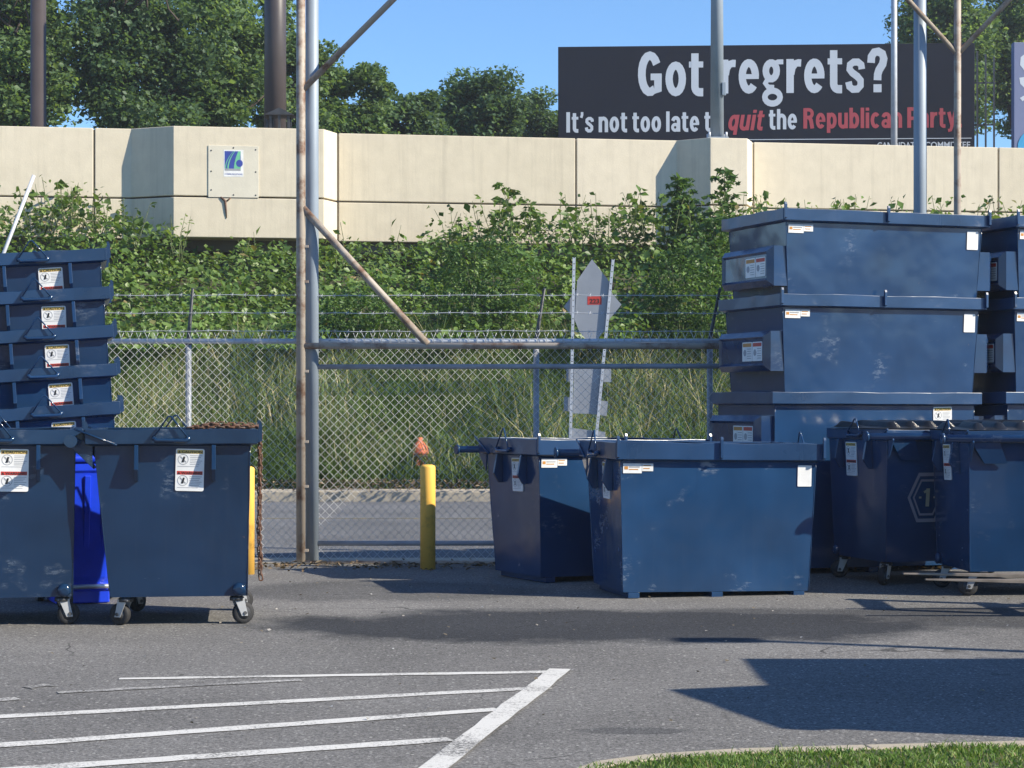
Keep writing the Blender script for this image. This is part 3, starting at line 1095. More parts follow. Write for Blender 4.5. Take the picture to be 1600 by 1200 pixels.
b2 = thing('billboard', 'slate-blue billboard with white lettering cut off by the frame edge', 'billboard')
TL2 = W(1584, 66, 68)
M2 = Matrix.Translation((TL2.x, TL2.y, TL2.z - 4.3)) @ Matrix((Vector((1, .05, 0)).normalized(), Vector((0, 0, 1)), Vector((.05, -1, 0)).normalized())).transposed().to_4x4()
MB().box(0, 12, 0, 4.3, -.3, 0, M=M2).build('board', 'board_blue', b2, bevel=0.02)
mm = MB()
gothic(mm, 'S', M2, .20, .85, 2.75, 1.2)
gothic(mm, '1', M2, .22, .65, 1.65, .95)
mm.build('lettering', 'board_white', b2)
MB().lathe([(0.62, 0.004), (0.62, 0.016)], 28, M2 @ Matrix.Translation((.75, .80, 0))).build('disc', 'board_cyan', b2)
q = M2 @ Vector((6, 0, -.7))
MB().lathe([(0.45, -0.3), (0.45, TL2.z - .8)], 16, Matrix.Translation((q.x, q.y, 0))).build('support_column', 'dark_steel', b2)

# ------------------------------------------------------------------ green bank
TOPP = [(-500, 320), (0, 318), (70, 322), (120, 312), (170, 335), (230, 355), (270, 365), (330, 392), (400, 388), (470, 384), (560, 384), (640, 380), (700, 362), (760, 346), (800, 334), (860, 345), (930, 342), (1000, 330), (1050, 326), (1100, 335), (1180, 340), (1300, 345), (2100, 340)]
tx, ty = zip(*TOPP)


def bank_points(n, xr=(-160, 1760), bottom=545):
    px = rng.uniform(xr[0], xr[1], n)
    top = np.interp(px, tx, ty) + 10 * np.sin(px / 13.0) * np.sin(px / 29.0 + 1) + rng.normal(size=n) * 5
    t = rng.uniform(0, 1, n) ** 0.9
    py = top + (bottom - top) * t
    # depth follows the slope of the planting, with lobes
    Y = 44.3 - 6.6 * t + 0.9 * np.sin(px / 37.0 + py / 31.0) + rng.normal(size=n) * 0.42
    return np.stack([(px - CX) / FPX * Y, Y, CAMH - (py - HY) / FPX * Y], 1)


c = bank_points(46000)
c = np.concatenate([c, bank_points(2600, (-700, -160)), bank_points(2600, (1760, 2300))])
v, f_ = leaf_cloud(c, 0.125, 0.55, 0.7, 0.68, (0.25, -0.35, 0.1))
tag(np_mesh('undergrowth', v, f_, 'bank_leaves'), 'dense mass of broad green leaves covering the bank under the wall', 'undergrowth', kind='stuff')
# leggy shoots above the mass, one mesh of stems
m = MB()
sh = []
for i in range(250):
    px = random.uniform(-160, 1760)
    if 290 < px < 680 and i % 8:
        continue
    top = np.interp(px, tx, ty)
    Y = random.uniform(42.2, 44.6)
    s = FPX / Y
    a = W(px, top + 40, Y)
    b = a + Vector((random.uniform(-.35, .35), random.uniform(-.3, .2), 40 / s + random.uniform(0.05, 0.55)))
    pts = limb(m, a, b, 0.012, 0.005, 3, 0.05)
    for k in range(9):
        t_ = random.uniform(0.35, 1.0)
        q = a.lerp(b, t_)
        sh.append((q.x + random.uniform(-.16, .16), q.y + random.uniform(-.16, .16), q.z + random.uniform(-.05, .06)))
st = m.build('shoots', 'stem_green')
tag(st, 'thin leafy shoots standing out above the mass of leaves', 'shoots', kind='stuff')
v, f_ = leaf_cloud(np.array(sh), 0.16, 0.6, 0.6, 0.62)
np_mesh('shoot_leaves', v, f_, 'bank_leaves', st)


def sapling(label, px, base_y, top_y, Y, hw, n, lsize, mat, frond=True):
    a, b = W(px, base_y, Y), W(px + random.uniform(-8, 8), top_y, Y)
    t = thing('sapling', label, 'sapling', a, group='saplings in front of the highway wall')
    s = FPX / Y
    h = b - a
    m = MB()
    limb(m, (0, 0, 0), h, 0.03, 0.008, 5, 0.03)
    lv = []
    for i in range(n):
        tt = (i + 1) / n
        o = h * (0.15 + 0.85 * tt)
        ang = i * 2.4
        r = hw / s * (1.05 - 0.55 * tt) * random.uniform(0.7, 1.1)
        e = o + Vector((math.cos(ang) * r, math.sin(ang) * r, r * random.uniform(0.1, 0.45)))
        mid = o.lerp(e, 0.55) + Vector((0, 0, r * 0.15))
        m.tube([o, mid, e], [0.01, 0.007, 0.003], 5)
        for k in range(12):
            q = o.lerp(mid, (k + 2) / 8) if k < 5 else mid.lerp(e, (k - 4) / 8)
            for sgn in (-1, 1):
                lv.append((q.x + random.uniform(-.05, .05) - math.sin(ang) * sgn * .07, q.y + math.cos(ang) * sgn * .07, q.z + random.uniform(-.05, .02)))
    m.build('trunk', 'stem_green', t)
    v, f_ = leaf_cloud(np.array(lv), lsize, 0.7, 0.5, 0.5)
    np_mesh('crown', v, f_, mat, t)
    return t


sapling('thin sapling with sparse leaves against the cream panel, mid wall', 800, 400, 298, 43.6, 50, 13, 0.15, 'bank_leaves')
sapling('dense feathery sapling in the shade of the wall pier', 1063, 430, 283, 43.2, 42, 34, 0.15, 'fine_leaves')
sapling('feathery sapling standing before the lit edge of the wall pier', 1135, 430, 272, 43.0, 44, 20, 0.15, 'fine_leaves')
sapling('low feathery sapling beside the tall stack of bins', 1115, 480, 345, 41.0, 62, 30, 0.15, 'fine_leaves')


def shrub(label, px, py, Y, hw, hh, n, mat, lsize):
    """a rounded fine-leaved bush in the bank"""
    c = W(px, py, Y)
    s = FPX / Y
    t = thing('shrub', label, 'shrub', (c.x, c.y, bank_z(Y)), group='shrubs on the bank')
    q = unit(rng.normal(size=(n, 3))) * (rng.uniform(0.3, 1, n) ** 0.45)[:, None]
    q *= (1 + 0.18 * np.sin(q[:, 0:1] * 5 + px) * np.cos(q[:, 2:3] * 6))
    lv = q * np.array([[hw / s, hw / s * 0.7, hh / s]]) + np.array([[0, 0, c.z - bank_z(Y)]])
    v, f_ = leaf_cloud(lv, lsize, 0.5, 0.4, 0.5)
    np_mesh('foliage', v, f_, mat, t)
    m = MB()
    for k in range(9):
        limb(m, (random.uniform(-.15, .15), 0, 0), Vector(lv[random.randrange(n)]), 0.02, 0.006, 3, 0.06)
    m.build('stem', 'stem_green', t)


shrub('rounded fine-leaved shrub behind the barbed wire, before the diamond sign', 760, 450, 38.4, 95, 85, 5200, 'fine_leaves', 0.085)
shrub('fine-leaved green shrub between the diamond sign and the tall stack', 1075, 470, 38.6, 75, 95, 4200, 'fine_leaves', 0.095)
shrub('dark fine-leaved shrub behind the foot of the gate brace', 560, 490, 38.0, 70, 45, 2200, 'fine_leaves', 0.08)

# tall dry grass on the slope and green growth along the kerb
n = 30000
bxx = rng.uniform(-10.5, 10.5, n)
byy = 33.1 + 5.6 * rng.uniform(0, 1, n) ** 1.05
patch = np.sin(bxx * 1.3 + 0.4) * np.cos(byy * 1.1 + bxx * 0.5) + 0.35 * np.sin(bxx * 3.7)
hgt = 0.62 + 0.28 * patch + 0.25 * (byy - 33.1) / 5.6
bz = np.array([bank_z(y) for y in byy])
v, f_ = blades(np.stack([bxx, byy, bz], 1), np.maximum(0.3, hgt), 0.020, 0.45, 0.5)
tag(np_mesh('tall_grass', v, f_, 'tall_grass'), 'tall dry yellow-green grass on the slope behind the fence', 'grass', kind='stuff')
n = 34000
bxx = rng.uniform(-10.5, 10.5, n)
gm = (np.sin(bxx * 0.9 + 2.6) + 0.6 * np.sin(bxx * 2.3) + 0.4 * np.sin(bxx * 5.1)) > -0.35
byy = np.where(gm, 32.9 + 5.6 * rng.uniform(0, 1, n) ** 1.5, 32.9 + 1.5 * rng.uniform(0, 1, n))
bz = np.array([bank_z(y) for y in byy])
v, f_ = blades(np.stack([bxx, byy, bz], 1), 0.40 + 0.12 * (byy - 32.9) + 0.2 * (rng.uniform(0, 1, n) > 0.9), 0.028, 0.6, 0.6)
tag(np_mesh('verge_grass', v, f_, 'green_grass'), 'green weeds and grass along the far kerb', 'grass', kind='stuff')
# litter and dry weeds on the kerb and along the gate
n = 2600
lx = rng.uniform(-9, 9, n)
lit = np.stack([lx, 18.7 + rng.normal(size=n) * 0.22, np.full(n, 0.018)], 1)
k2 = np.stack([rng.normal(-1.9, 1.6, 1500), 31.6 + rng.normal(size=1500) * 0.16, 0.16 + rng.uniform(0, 0.16, 1500)], 1)
v, f_ = leaf_cloud(np.concatenate([lit, k2]), 0.05, 1.6, 0, 0.6)
v[:, 2] = np.maximum(v[:, 2], 0.008)
tag(np_mesh('leaf_litter', v, f_, 'dry_litter'), 'dry leaf litter along the gate and the far kerb', 'litter', kind='stuff')

# grit, leaves and crumbs of rubbish lying about the lot
n = 420
gp_ = np.stack([rng.uniform(-4.5, 5.5, n), rng.uniform(8.6, 18.6, n), np.full(n, 0.010)], 1)
v, f_ = leaf_cloud(gp_, 0.022, 2.5, 0, 0.8)
v[:, 2] = np.maximum(v[:, 2], 0.006)
tag(np_mesh('grit', v, f_, 'pale_grit'), 'pale grit and leaf crumbs scattered over the asphalt', 'grit', kind='stuff')
# mown lawn, lower right
ex, ey = [p.x for p in EDGE], [p.y for p in EDGE]
n = 52000
gx = rng.uniform(0.25, 6.5, n)
ye = np.interp(gx, ex, ey) - 0.095
near = rng.uniform(0, 1, n)
gy = ye - np.where(near < 0.75, 1.1 * near / 0.75, 1.1 + 4.0 * (near - 0.75) / 0.25) + rng.normal(size=n) * 0.01
v, f_ = blades(np.stack([gx, gy, np.full(n, 0.012)], 1), 0.030 + 0.012 * np.sin(gx * 9) * np.sin(gy * 7) + 0.03 * (rng.uniform(0, 1, n) > 0.992), 0.006, 0.9, 0.6)
tag(np_mesh('lawn_grass', v, f_, 'lawn_grass'), 'mown green grass in the near corner of the lot', 'grass', kind='stuff')

# ------------------------------------------------------------------ chain-link fence and gate
def link_mesh(x0, x1, z0, z1, y, r=0.0026, a=0.041, h=0.041, sag=0.0):
    nw = int((x1 - x0) / a)
    ns = int((z1 - z0) / h)
    V, F = [], []
    tri = np.array([[math.cos(q), math.sin(q)] for q in (0.5, 0.5 + 2.094, 0.5 + 4.189)]) * r
    j = np.arange(ns + 1)
    for k in range(nw):
        side = (j + k) % 2
        x = x0 + (k + side) * a
        z = z0 + j * h
        yy = y + np.where(side == 0, 0.0025, -0.0025) * (1 if k % 2 else -1)
        yy = yy + sag * np.sin(k * 0.13) * np.sin(j * 0.21)
        P = np.stack([x, yy, z], 1)
        ring = np.repeat(P, 3, 0)
        ring[:, 0] += np.tile(tri[:, 0], ns + 1)
        ring[:, 1] += np.tile(tri[:, 1], ns + 1)
        o = len(V) * 0 + k * (ns + 1) * 3
        V.append(ring)
        b = np.arange(ns)[:, None] * 3 + o
        for q in range(3):
            F.append(np.concatenate([b + q, b + (q + 1) % 3, b + 3 + (q + 1) % 3, b + 3 + q], 1))
    return np.concatenate(V), np.concatenate(F)


FY = 19.30
fence = thing('chain_link_fence', 'galvanised chain-link fence topped with three strands of barbed wire', 'fence')
sF = FPX / FY
fx = lambda px: (px - CX) / sF
fz = lambda py: CAMH + (HY - py) / sF
posts = [-180, 56, 293, 565, 838, 1110, 1380, 1650]
v, f_ = link_mesh(fx(-190), fx(1660), 0.03, fz(533), FY, sag=0.004)
o = np_mesh('wire_mesh', v, f_, 'galvanised_wire', fence, True)
o['kind'] = 'stuff'
# twisted ends of the wires above the rail
m = MB()
k = 0
x = fx(-190)
while x < fx(1660):
    for s_ in (-1, 1):
        m.tube([(x, FY, fz(533)), (x + s_ * 0.004, FY, fz(527)), (x + s_ * 0.022, FY, fz(520))], 0.0019, 4)
    x += 0.082
o = m.build('wire_barbs', 'galvanised_wire', fence)
o['kind'] = 'stuff'
MB().tube([(fx(-190), FY + 0.03, fz(533)), (fx(1660), FY + 0.03, fz(533))], 0.024, 12).build('top_rail', 'galvanised', fence)
for i, px in enumerate(posts):
    if px == 565:
        continue
    x = fx(px)
    MB().tube([(x, FY + 0.06, -0.02), (x, FY + 0.06, fz(538))], 0.028, 12).build('post', 'galvanised_dull', fence)
    MB().tube([(x, FY + 0.06, fz(538)), (x, FY + 0.06, fz(530)), (x + 0.075, FY - 0.16, fz(452))], [0.034, 0.02, 0.012], 8).build('post_arm', 'dark_steel', fence)
for jj, py in enumerate((462, 489, 517)):
    pts, m = [], MB()
    xx = fx(-190)
    yb = FY - 0.13 + 0.05 * jj
    ii = 0
    while xx < fx(1660):
        pts.append((xx, yb, fz(py) + 0.003 * math.sin(ii * 0.7 + jj) - 0.006 * abs(math.sin(xx * 1.15))))
        if ii % 2 == 0:
            q = Vector(pts[-1])
            m.tube([q + Vector((-.012, -.008, -.018)), q + Vector((.012, .008, .018))], 0.0022, 3)
            m.tube([q + Vector((.012, -.008, -.018)), q + Vector((-.012, .008, .018))], 0.0022, 3)
        xx += 0.06
        ii += 1
    m.tube(pts, 0.0030, 4)
    m.build('barbed_wire', 'galvanised', fence)

GY = 19.10
sG = FPX / GY
gx_ = lambda px: (px - CX) / sG
gz_ = lambda py: CAMH + (HY - py) / sG
gate = thing('cantilever_gate', 'tall rusty cream gate frame of pipe with diagonal braces before the fence', 'gate')
zlow = gz_(880)
xl, xr = gx_(470), gx_(1496)


def bar(name, a, b, r, mat='gate_paint'):
    return MB().tube([a, b], r, 12).build(name, mat, gate)


bar('upright', (xl, GY, 0.02), (xl, GY, 7.2), 0.043)
bar('upright', (xr, GY, 0.02), (xr, GY, 7.2), 0.034)
bar('top_rail', (xl, GY, gz_(540.5)), (xr, GY, gz_(540.5)), 0.030)
bar('bottom_rail', (xl, GY, zlow), (xr, GY, zlow), 0.026)
bar('mid_rail', (gx_(495), GY + 0.09, gz_(573)), (xr, GY + 0.09, gz_(571)), 0.024, 'galvanised_dull')
bar('lower_rail', (gx_(495), GY + 0.09, gz_(850)), (xr, GY + 0.09, gz_(849)), 0.024, 'galvanised_dull')
bar('brace', (xl + 0.02, GY, gz_(325)), (gx_(668), GY, gz_(538)), 0.034)
bar('brace', (xl + 0.02, GY, gz_(140)), (xl + 0.02 + 2.6, GY, gz_(140) + 2.6), 0.030)
bar('brace', (xr, GY, gz_(85)), (xr - 1.9, GY, gz_(85) + 2.1), 0.024)
bar('brace', (xr, GY, gz_(85)), (xr + 1.9, GY, gz_(85) + 2.0), 0.024)
bar('head_beam', (xl - 0.1, GY, 7.15), (xr + 2.0, GY, 7.15), 0.05)
for py in (385, 440, 580, 690, 760, 860):
    MB().box(xl + 0.03, gx_(482), GY - 0.02, GY + 0.02, gz_(py) - 0.012, gz_(py) + 0.012).build('hinge_strap', 'gate_paint', gate)
for px, lab in ((488, 'thick grey steel gate post standing just behind the rusty upright'), (1437, 'thick grey steel gate post rising behind the tall stack of bins')):
    o = MB().lathe([(0.062, -0.02), (0.060, 7.4)], 20).build('gate_post', 'galvanised_pole')
    o.location = ((px - CX) / FPX * 19.22, 19.20, 0)
    tag(o, lab, 'post', 'grey gate posts')

# ------------------------------------------------------------------ bollards, hydrant, road sign
for px, py, lab in ((668.5, 889.3, 'yellow steel bollard in front of the chain-link gate'), (385.5, 897, 'yellow bollard peeping out behind the bin with the chain')):
    p = G(px, py)
    o = MB().lathe([(0.069, -0.02), (0.069, 0.92), (0.064, 0.935), (0.04, 0.945)], 24).build('bollard', 'bollard_paint')
    o.location = (p.x, p.y, 0)
    tag(o, lab, 'bollard', 'yellow bollards')

hy = thing('fire_hydrant', 'red fire hydrant on the far kerb, above the yellow bollard', 'hydrant', (W(656, 690, 33.5).x, 33.5, 0.10))
MB().lathe([(0.17, 0), (0.17, 0.04), (0.11, 0.05), (0.11, 0.50), (0.14, 0.52), (0.14, 0.56)], 16).build('barrel', 'hydrant_rust', hy)
MB().lathe([(0.145, 0.56), (0.145, 0.60), (0.125, 0.68), (0.07, 0.76), (0.045, 0.78), (0.045, 0.83), (0.03, 0.84)], 16).build('bonnet', 'hydrant_paint', hy)
for a in (0, math.pi):
    MB().lathe([(0.06, 0.08), (0.06, 0.17), (0.05, 0.18)], 10, Matrix.Translation((0, 0, 0.42)) @ Matrix.Rotation(a, 4, 'Z') @ Matrix.Rotation(R(90), 4, 'Y')).build('side_nozzle', 'hydrant_rust', hy)
MB().lathe([(0.075, 0.08), (0.075, 0.17), (0.06, 0.185)], 10, Matrix.Translation((0, 0, 0.40)) @ Matrix.Rotation(R(90), 4, 'X')).build('front_nozzle', 'hydrant_paint', hy)

SY = 31.2
sg = thing('road_sign', 'grey back of a pointed road sign on two leaning perforated posts', 'sign')


def plate(name, pts, dy, mat='sign_back'):
    return MB().prism([W(a, b, SY + dy) for a, b in pts], (0, 0.006, 0)).build(name, mat, sg)


for (xa, ya, xb, yb) in ((897, 402, 891, 700), (958, 405, 930, 700)):
    a, b = W(xa, ya, SY - 0.03), W(xb, yb, SY - 0.03)
    k = (a - b) / (a.z - b.z)
    base = b + k * (0.0 - b.z)
    m = MB()
    d = a - base
    for i in range(40):
        p0, p1 = base + d * (i / 40), base + d * ((i + .84) / 40)
        m.loft([p0 + Vector(q) for q in ((-.020, -.018, 0), (.020, -.018, 0), (.020, .018, 0), (-.020, .018, 0))],
               [p1 + Vector(q) for q in ((-.020, -.018, 0), (.020, -.018, 0), (.020, .018, 0), (-.020, .018, 0))])
    for s_ in (-1, 1):
        q = Vector((0.0165 * s_, 0, 0))
        w = [Vector(t_) for t_ in ((-.006, -.0165, 0), (.006, -.0165, 0), (.006, .0165, 0), (-.006, .0165, 0))]
        m.loft([base + q + t_ for t_ in w], [a + q + t_ for t_ in w])
    m.build('post', 'galvanised', sg)
plate('tall_plate', [(925, 542), (946, 514), (952, 500), (952, 440), (925, 405), (902, 438), (898, 500), (905, 518)], 0.0)
plate('diamond_plate', [(925, 532), (971, 476), (925, 420), (881, 479)], 0.012)
plate('cross_plate', [(885, 596), (955, 597), (955, 575), (885, 574)], 0.012)
plate('middle_plate', [(895, 646), (938, 647), (942, 573), (897, 572)], 0.0)
plate('lower_plate', [(881, 642), (948, 650), (950, 627), (881, 620)], 0.012)
plate('bottom_plate', [(888, 696), (945, 700), (946, 675), (888, 668)], 0.0)
m = MB()
m.prism([W(a, b, SY - 0.003) for a, b in ((918, 476), (940, 476), (940, 463), (918, 463))], (0, 0.002, 0), 0)
FMs = Matrix.Translation(W(918, 476, SY - 0.0045)) @ Matrix(((1, 0, 0, 0), (0, 0, -1, 0), (0, 1, 0, 0), (0, 0, 0, 1)))
put_text(m, '223', FMs, 0.03, 0.18, 0.02, 0.07, 1, 0.02, depth=0.001)
m.build('sticker', ['label_red', 'label_black'], sg)


# ------------------------------------------------------------------ waste bins
def frame(o, u, v):
    u, v = Vector(u).normalized(), Vector(v).normalized()
    n = u.cross(v).normalized()
    v = n.cross(u)
    return Matrix.Translation(Vector(o)) @ Matrix((u, v, n)).transposed().to_4x4()


def rrect(x0, x1, y0, y1, r):
    pts = []
    for cx, cy, a0 in ((x1 - r, y0 + r, -90), (x1 - r, y1 - r, 0), (x0 + r, y1 - r, 90), (x0 + r, y0 + r, 180)):
        for k in range(4):
            a = R(a0 + k * 30)
            pts.append((cx + r * math.cos(a), cy + r * math.sin(a)))
    return pts


def caution_label(parent, F, w=0.19, h=0.285, both=True):
    """white safety label: caution above, warning below"""
    F = F @ Matrix.Rotation(random.uniform(-.03, .03), 4, 'Z')
    m = MB()

    def P(poly, mi, lift, d=0.0006):
        m.prism([F @ Vector((x, y, lift)) for x, y in poly], F.to_3x3() @ Vector((0, 0, d)), mi)
    P(rrect(-w / 2, w / 2, -h if both else -h * .52, 0, 0.012), 0, -0.002, 0.0065)
    L = 0.0050
    halves = ((0.0, 1, 'CAUTION'), (-h * 0.5, 3, 'WARNING')) if both else ((0.0, 1, 'CAUTION'),)
    for top, hm, word in halves:
        t0 = top - 0.008
        P([(-w * .45, t0 - h * .085), (w * .45, t0 - h * .085), (w * .45, t0), (-w * .45, t0)], hm, L)
        P([(-w * .43, t0 - h * .074), (-w * .33, t0 - h * .074), (-w * .38, t0 - h * .012)], 2, L + 0.0008)
        put_text(m, word, F, -w * .30, w * .43, t0 - h * .072, h * .056, 2, 0.03, lift=L + 0.0008, depth=0.0005)
        c = (-w * .24, t0 - h * .225)
        rr = w * .19
        ring = 16
        for i in range(ring):
            a, b = 2 * math.pi * i / ring, 2 * math.pi * (i + 1) / ring
            P([(c[0] + rr * .89 * math.cos(a), c[1] + rr * .89 * math.sin(a)), (c[0] + rr * math.cos(a), c[1] + rr * math.sin(a)),
               (c[0] + rr * math.cos(b), c[1] + rr * math.sin(b)), (c[0] + rr * .89 * math.cos(b), c[1] + rr * .89 * math.sin(b))], 4, L)
        d = rr * .62
        P([(c[0] - d, c[1] + d - .006), (c[0] + d - .006, c[1] - d), (c[0] + d, c[1] - d + .006), (c[0] - d + .006, c[1] + d)], 4, L)
        P([(c[0] - .012, c[1] - .02), (c[0] + .004, c[1] - .02), (c[0] + .014, c[1] + .018), (c[0] + .002, c[1] + .02)], 2, L + .0004)
        for i in range(6):
            y = t0 - h * (.125 + .042 * i)
            P([(w * .0, y - .0035), (w * (.43 - .05 * (i % 3)), y - .0035), (w * (.43 - .05 * (i % 3)), y), (w * .0, y)], 4, L)
        P([(-w * .43, t0 - h * .395), (w * .3, t0 - h * .395), (w * .3, t0 - h * .385), (-w * .43, t0 - h * .385)], 4, L)
    return m.build('safety_label', ['label_white', 'label_yellow', 'label_black', 'label_red', 'label_grey'], parent)


def brand_label(parent, F, w=0.24, h=0.075):
    """two narrow white stickers, orange print on one"""
    F = F @ Matrix.Translation((0, 0, 0.0025))
    m = MB()

    def P(x0, x1, y0, y1, mi, lift):
        m.prism([F @ Vector(q) for q in ((x0, y0, lift), (x1, y0, lift), (x1, y1, lift), (x0, y1, lift))], F.to_3x3() @ Vector((0, 0, 0.0008)), mi)
    P(0, w * .62, -h, 0, 0, .001)
    P(w * .63, w, -h * .78, 0, 0, .001)
    P(w * .04, w * .16, -h * .62, -h * .3, 1, .0022)
    P(w * .19, w * .55, -h * .42, -h * .30, 2, .0022)
    P(w * .19, w * .50, -h * .66, -h * .56, 1, .0022)
    P(w * .67, w * .92, -h * .26, -h * .17, 1, .0022)
    P(w * .67, w * .88, -h * .55, -h * .46, 1, .0022)
    return m.build('maker_label', ['label_white', 'label_orange', 'label_grey'], parent)


def plain_label(parent, F, w=0.115, h=0.165):
    F = F @ Matrix.Translation((0, 0, 0.0025))
    m = MB()
    m.prism([F @ Vector((x, y, .001)) for x, y in rrect(-w / 2, w / 2, -h, 0, .006)], F.to_3x3() @ Vector((0, 0, 0.001)))
    return m.build('blank_label', 'label_white', parent)


def caster(parent, x, y, ztop, yaw, wr=0.075, sy=-1):
    """swivel caster: housing, fork, wheel with hub"""
    c = bpy.data.objects.new('caster', None)
    c.empty_display_size = 0.05
    col.objects.link(c)
    c.parent = parent
    c.location = (x, y, ztop)
    c.rotation_euler = (0, 0, yaw)
    zc = -ztop_of(parent) + wr
    MB().lathe([(0.05, -0.035), (0.05, -0.012), (0.03, 0.0)], 12).build('swivel', 'dark_steel', c)
    off = 0.045
    for s_ in (-1, 1):
        y0 = s_ * 0.032
        m = MB()
        m.prism([(-0.03, y0, -0.02), (0.04, y0, -0.02), (off + 0.022, y0, zc - 0.02), (off - 0.022, y0, zc - 0.02)], (0, 0.006 * s_, 0))
        m.build('fork', 'zinc_fork', c, bevel=0.001)
    MB().box(-.035, .045, -.036, .036, -.03, -.02).build('fork_top', 'zinc_fork', c)
    MW = Matrix.Translation((off, 0, zc)) @ Matrix.Rotation(R(90), 4, 'X')
    MB().lathe([(wr * .62, -0.024), (wr * .93, -0.024), (wr, -0.012), (wr, 0.012), (wr * .93, 0.024), (wr * .62, 0.024)], 24, MW).build('wheel', 'rubber', c)
    MB().lathe([(0.012, -0.046), (0.012, -0.03), (wr * .6, -0.0245), (wr * .6, 0.0245), (0.012, 0.03), (0.012, 0.046)], 16, MW).build('hub', 'dark_steel', c)
    return c


_clear = {}


def ztop_of(parent):
    return _clear.get(parent.name, 0.2)


def waste_bin(name, label, loc, rot, W_, D, h, rim=0.11, slope=0.11, taper=0.04, rear_in=0.02, clear=0.0, casters=False, trunnion=True,
              pockets=False, lid=False, emblem=False, rear_labels=False, side_labels=True, hooks=True, group=None, mat='navy_paint', flange=0.05,
              sticker_both=True, rear_caution=False, caster_yaw=None, lipout=0.13):
    """Steel waste bin. Local axes: +x the upright face, -x the sloped face with the lip, y across, z up from the floor plate.
    Origin: foot of the upright face at y = 0 (top edge of the plate lies at x = 0)."""
    t = thing(name, label, 'waste bin', loc, rot, group)
    _clear[t.name] = clear
    H = h + rim
    # ---- body: an open sheet-steel box
    def ring(z, k, ins=0.0):
        """k 0 at the floor, 1 at the top"""
        xr_ = -rear_in * (1 - k) - ins
        xf = -D + slope * (1 - k) + ins
        y0, y1 = taper * (1 - k) + ins, W_ - taper * (1 - k) - ins
        return [Vector((xf, y0, z)), Vector((xr_, y0, z)), Vector((xr_, y1, z)), Vector((xf, y1, z))]
    th = 0.006
    b = MB()
    a0, a1 = ring(0, 0), ring(h + rim * 0.6, 1)
    i1, i0 = ring(h + rim * 0.6, 1, th), ring(0.02, 0.02, th)
    NU, NV = 10, 8
    for q in range(4):                              # outer plates, slightly sprung between the welded corners
        p0, p1, p2, p3 = a0[q], a0[(q + 1) % 4], a1[(q + 1) % 4], a1[q]
        nv_ = (p1 - p0).cross(p3 - p0).normalized()
        ph = [random.uniform(0, 6.28) for _ in range(4)]
        am = [random.uniform(-0.0035, 0.002), random.uniform(-0.0018, 0.0018), random.uniform(-0.001, 0.001)]
        vs_, fs_ = [], []
        for j in range(NV + 1):
            for i in range(NU + 1):
                u, w = i / NU, j / NV
                e = min(1.0, 4 * min(u, 1 - u)) * min(1.0, 4 * min(w, 1 - w))
                d = am[0] * math.sin(math.pi * u) * math.sin(math.pi * w) * 1.4 + am[1] * math.sin(5 * u + ph[0]) * math.sin(4 * w + ph[1]) + am[2] * math.sin(11 * u + ph[2]) * math.sin(9 * w + ph[3])
                vs_.append(p0.lerp(p1, u).lerp(p3.lerp(p2, u), w) + nv_ * d * e)
        for j in range(NV):
            for i in range(NU):
                k0 = j * (NU + 1) + i
                fs_.append((k0, k0 + 1, k0 + NU + 2, k0 + NU + 1))
        b.add(vs_, fs_, 0, True)
    b.add(a0, [(3, 2, 1, 0)])
    b.add(a1 + i1 + i0, [(i, (i + 1) % 4, 4 + (i + 1) % 4, 4 + i) for i in range(4)]
          + [(4 + i, 4 + (i + 1) % 4, 8 + (i + 1) % 4, 8 + i) for i in range(4)] + [(8, 9, 10, 11)])
    b.build('body', mat, t)
    for q, (ca, cb) in enumerate(zip(a0, a1)):      # weld bead down each corner
        cb2 = ca.lerp(cb, h / (h + rim * 0.6))
        b2 = MB()
        b2.tube([ca.lerp(cb2, k / 12) + Vector((random.uniform(-.001, .001), random.uniform(-.001, .001), 0)) for k in range(13)], [0.0035 + random.uniform(-.0008, .0012) for _ in range(13)], 5)
        b2.build('weld_seam', mat, t)
    # ---- rim: folded channel round the top
    fl = flange
    prof = [(0.0, h - 0.004), (fl, h + 0.012), (fl, H), (-0.03, H), (-0.03, H - 0.012), (fl - 0.014, H - 0.014), (fl - 0.014, h + 0.02), (-0.002, h + 0.008)]
    m = MB()
    nP = len(prof)
    SEG = 8
    wob = {}
    cs = []
    for o_, z in prof:
        cor = [Vector((-D - o_, -o_, z)), Vector((o_, -o_, z)), Vector((o_, W_ + o_, z)), Vector((-D - o_, W_ + o_, z))]
        rg_ = []
        for k in range(4):
            for e in range(SEG):
                if (k, e) not in wob:
                    wob[(k, e)] = (random.uniform(-.005, .004) if e else 0.0, random.uniform(-.004, .004) if e else 0.0)
                p = cor[k].lerp(cor[(k + 1) % 4], e / SEG)
                od = (Vector((0, -1, 0)), Vector((1, 0, 0)), Vector((0, 1, 0)), Vector((-1, 0, 0)))[k]
                kk = 1.0 if z > h + 0.02 else 0.3
                rg_.append(p + Vector((0, 0, wob[(k, e)][0])) * kk + od * wob[(k, e)][1] * kk)
        cs.append(rg_)
    nR = 4 * SEG
    vv_ = [p for r_ in cs for p in r_]
    ff_ = []
    for i in range(nP):
        j = (i + 1) % nP
        for k in range(nR):
            k2_ = (k + 1) % nR
            ff_.append((i * nR + k, i * nR + k2_, j * nR + k2_, j * nR + k))
    m.add(vv_, ff_)
    m.build('rim', mat + '_rim' if mat + '_rim' in MATS else mat, t, bevel=0.003)
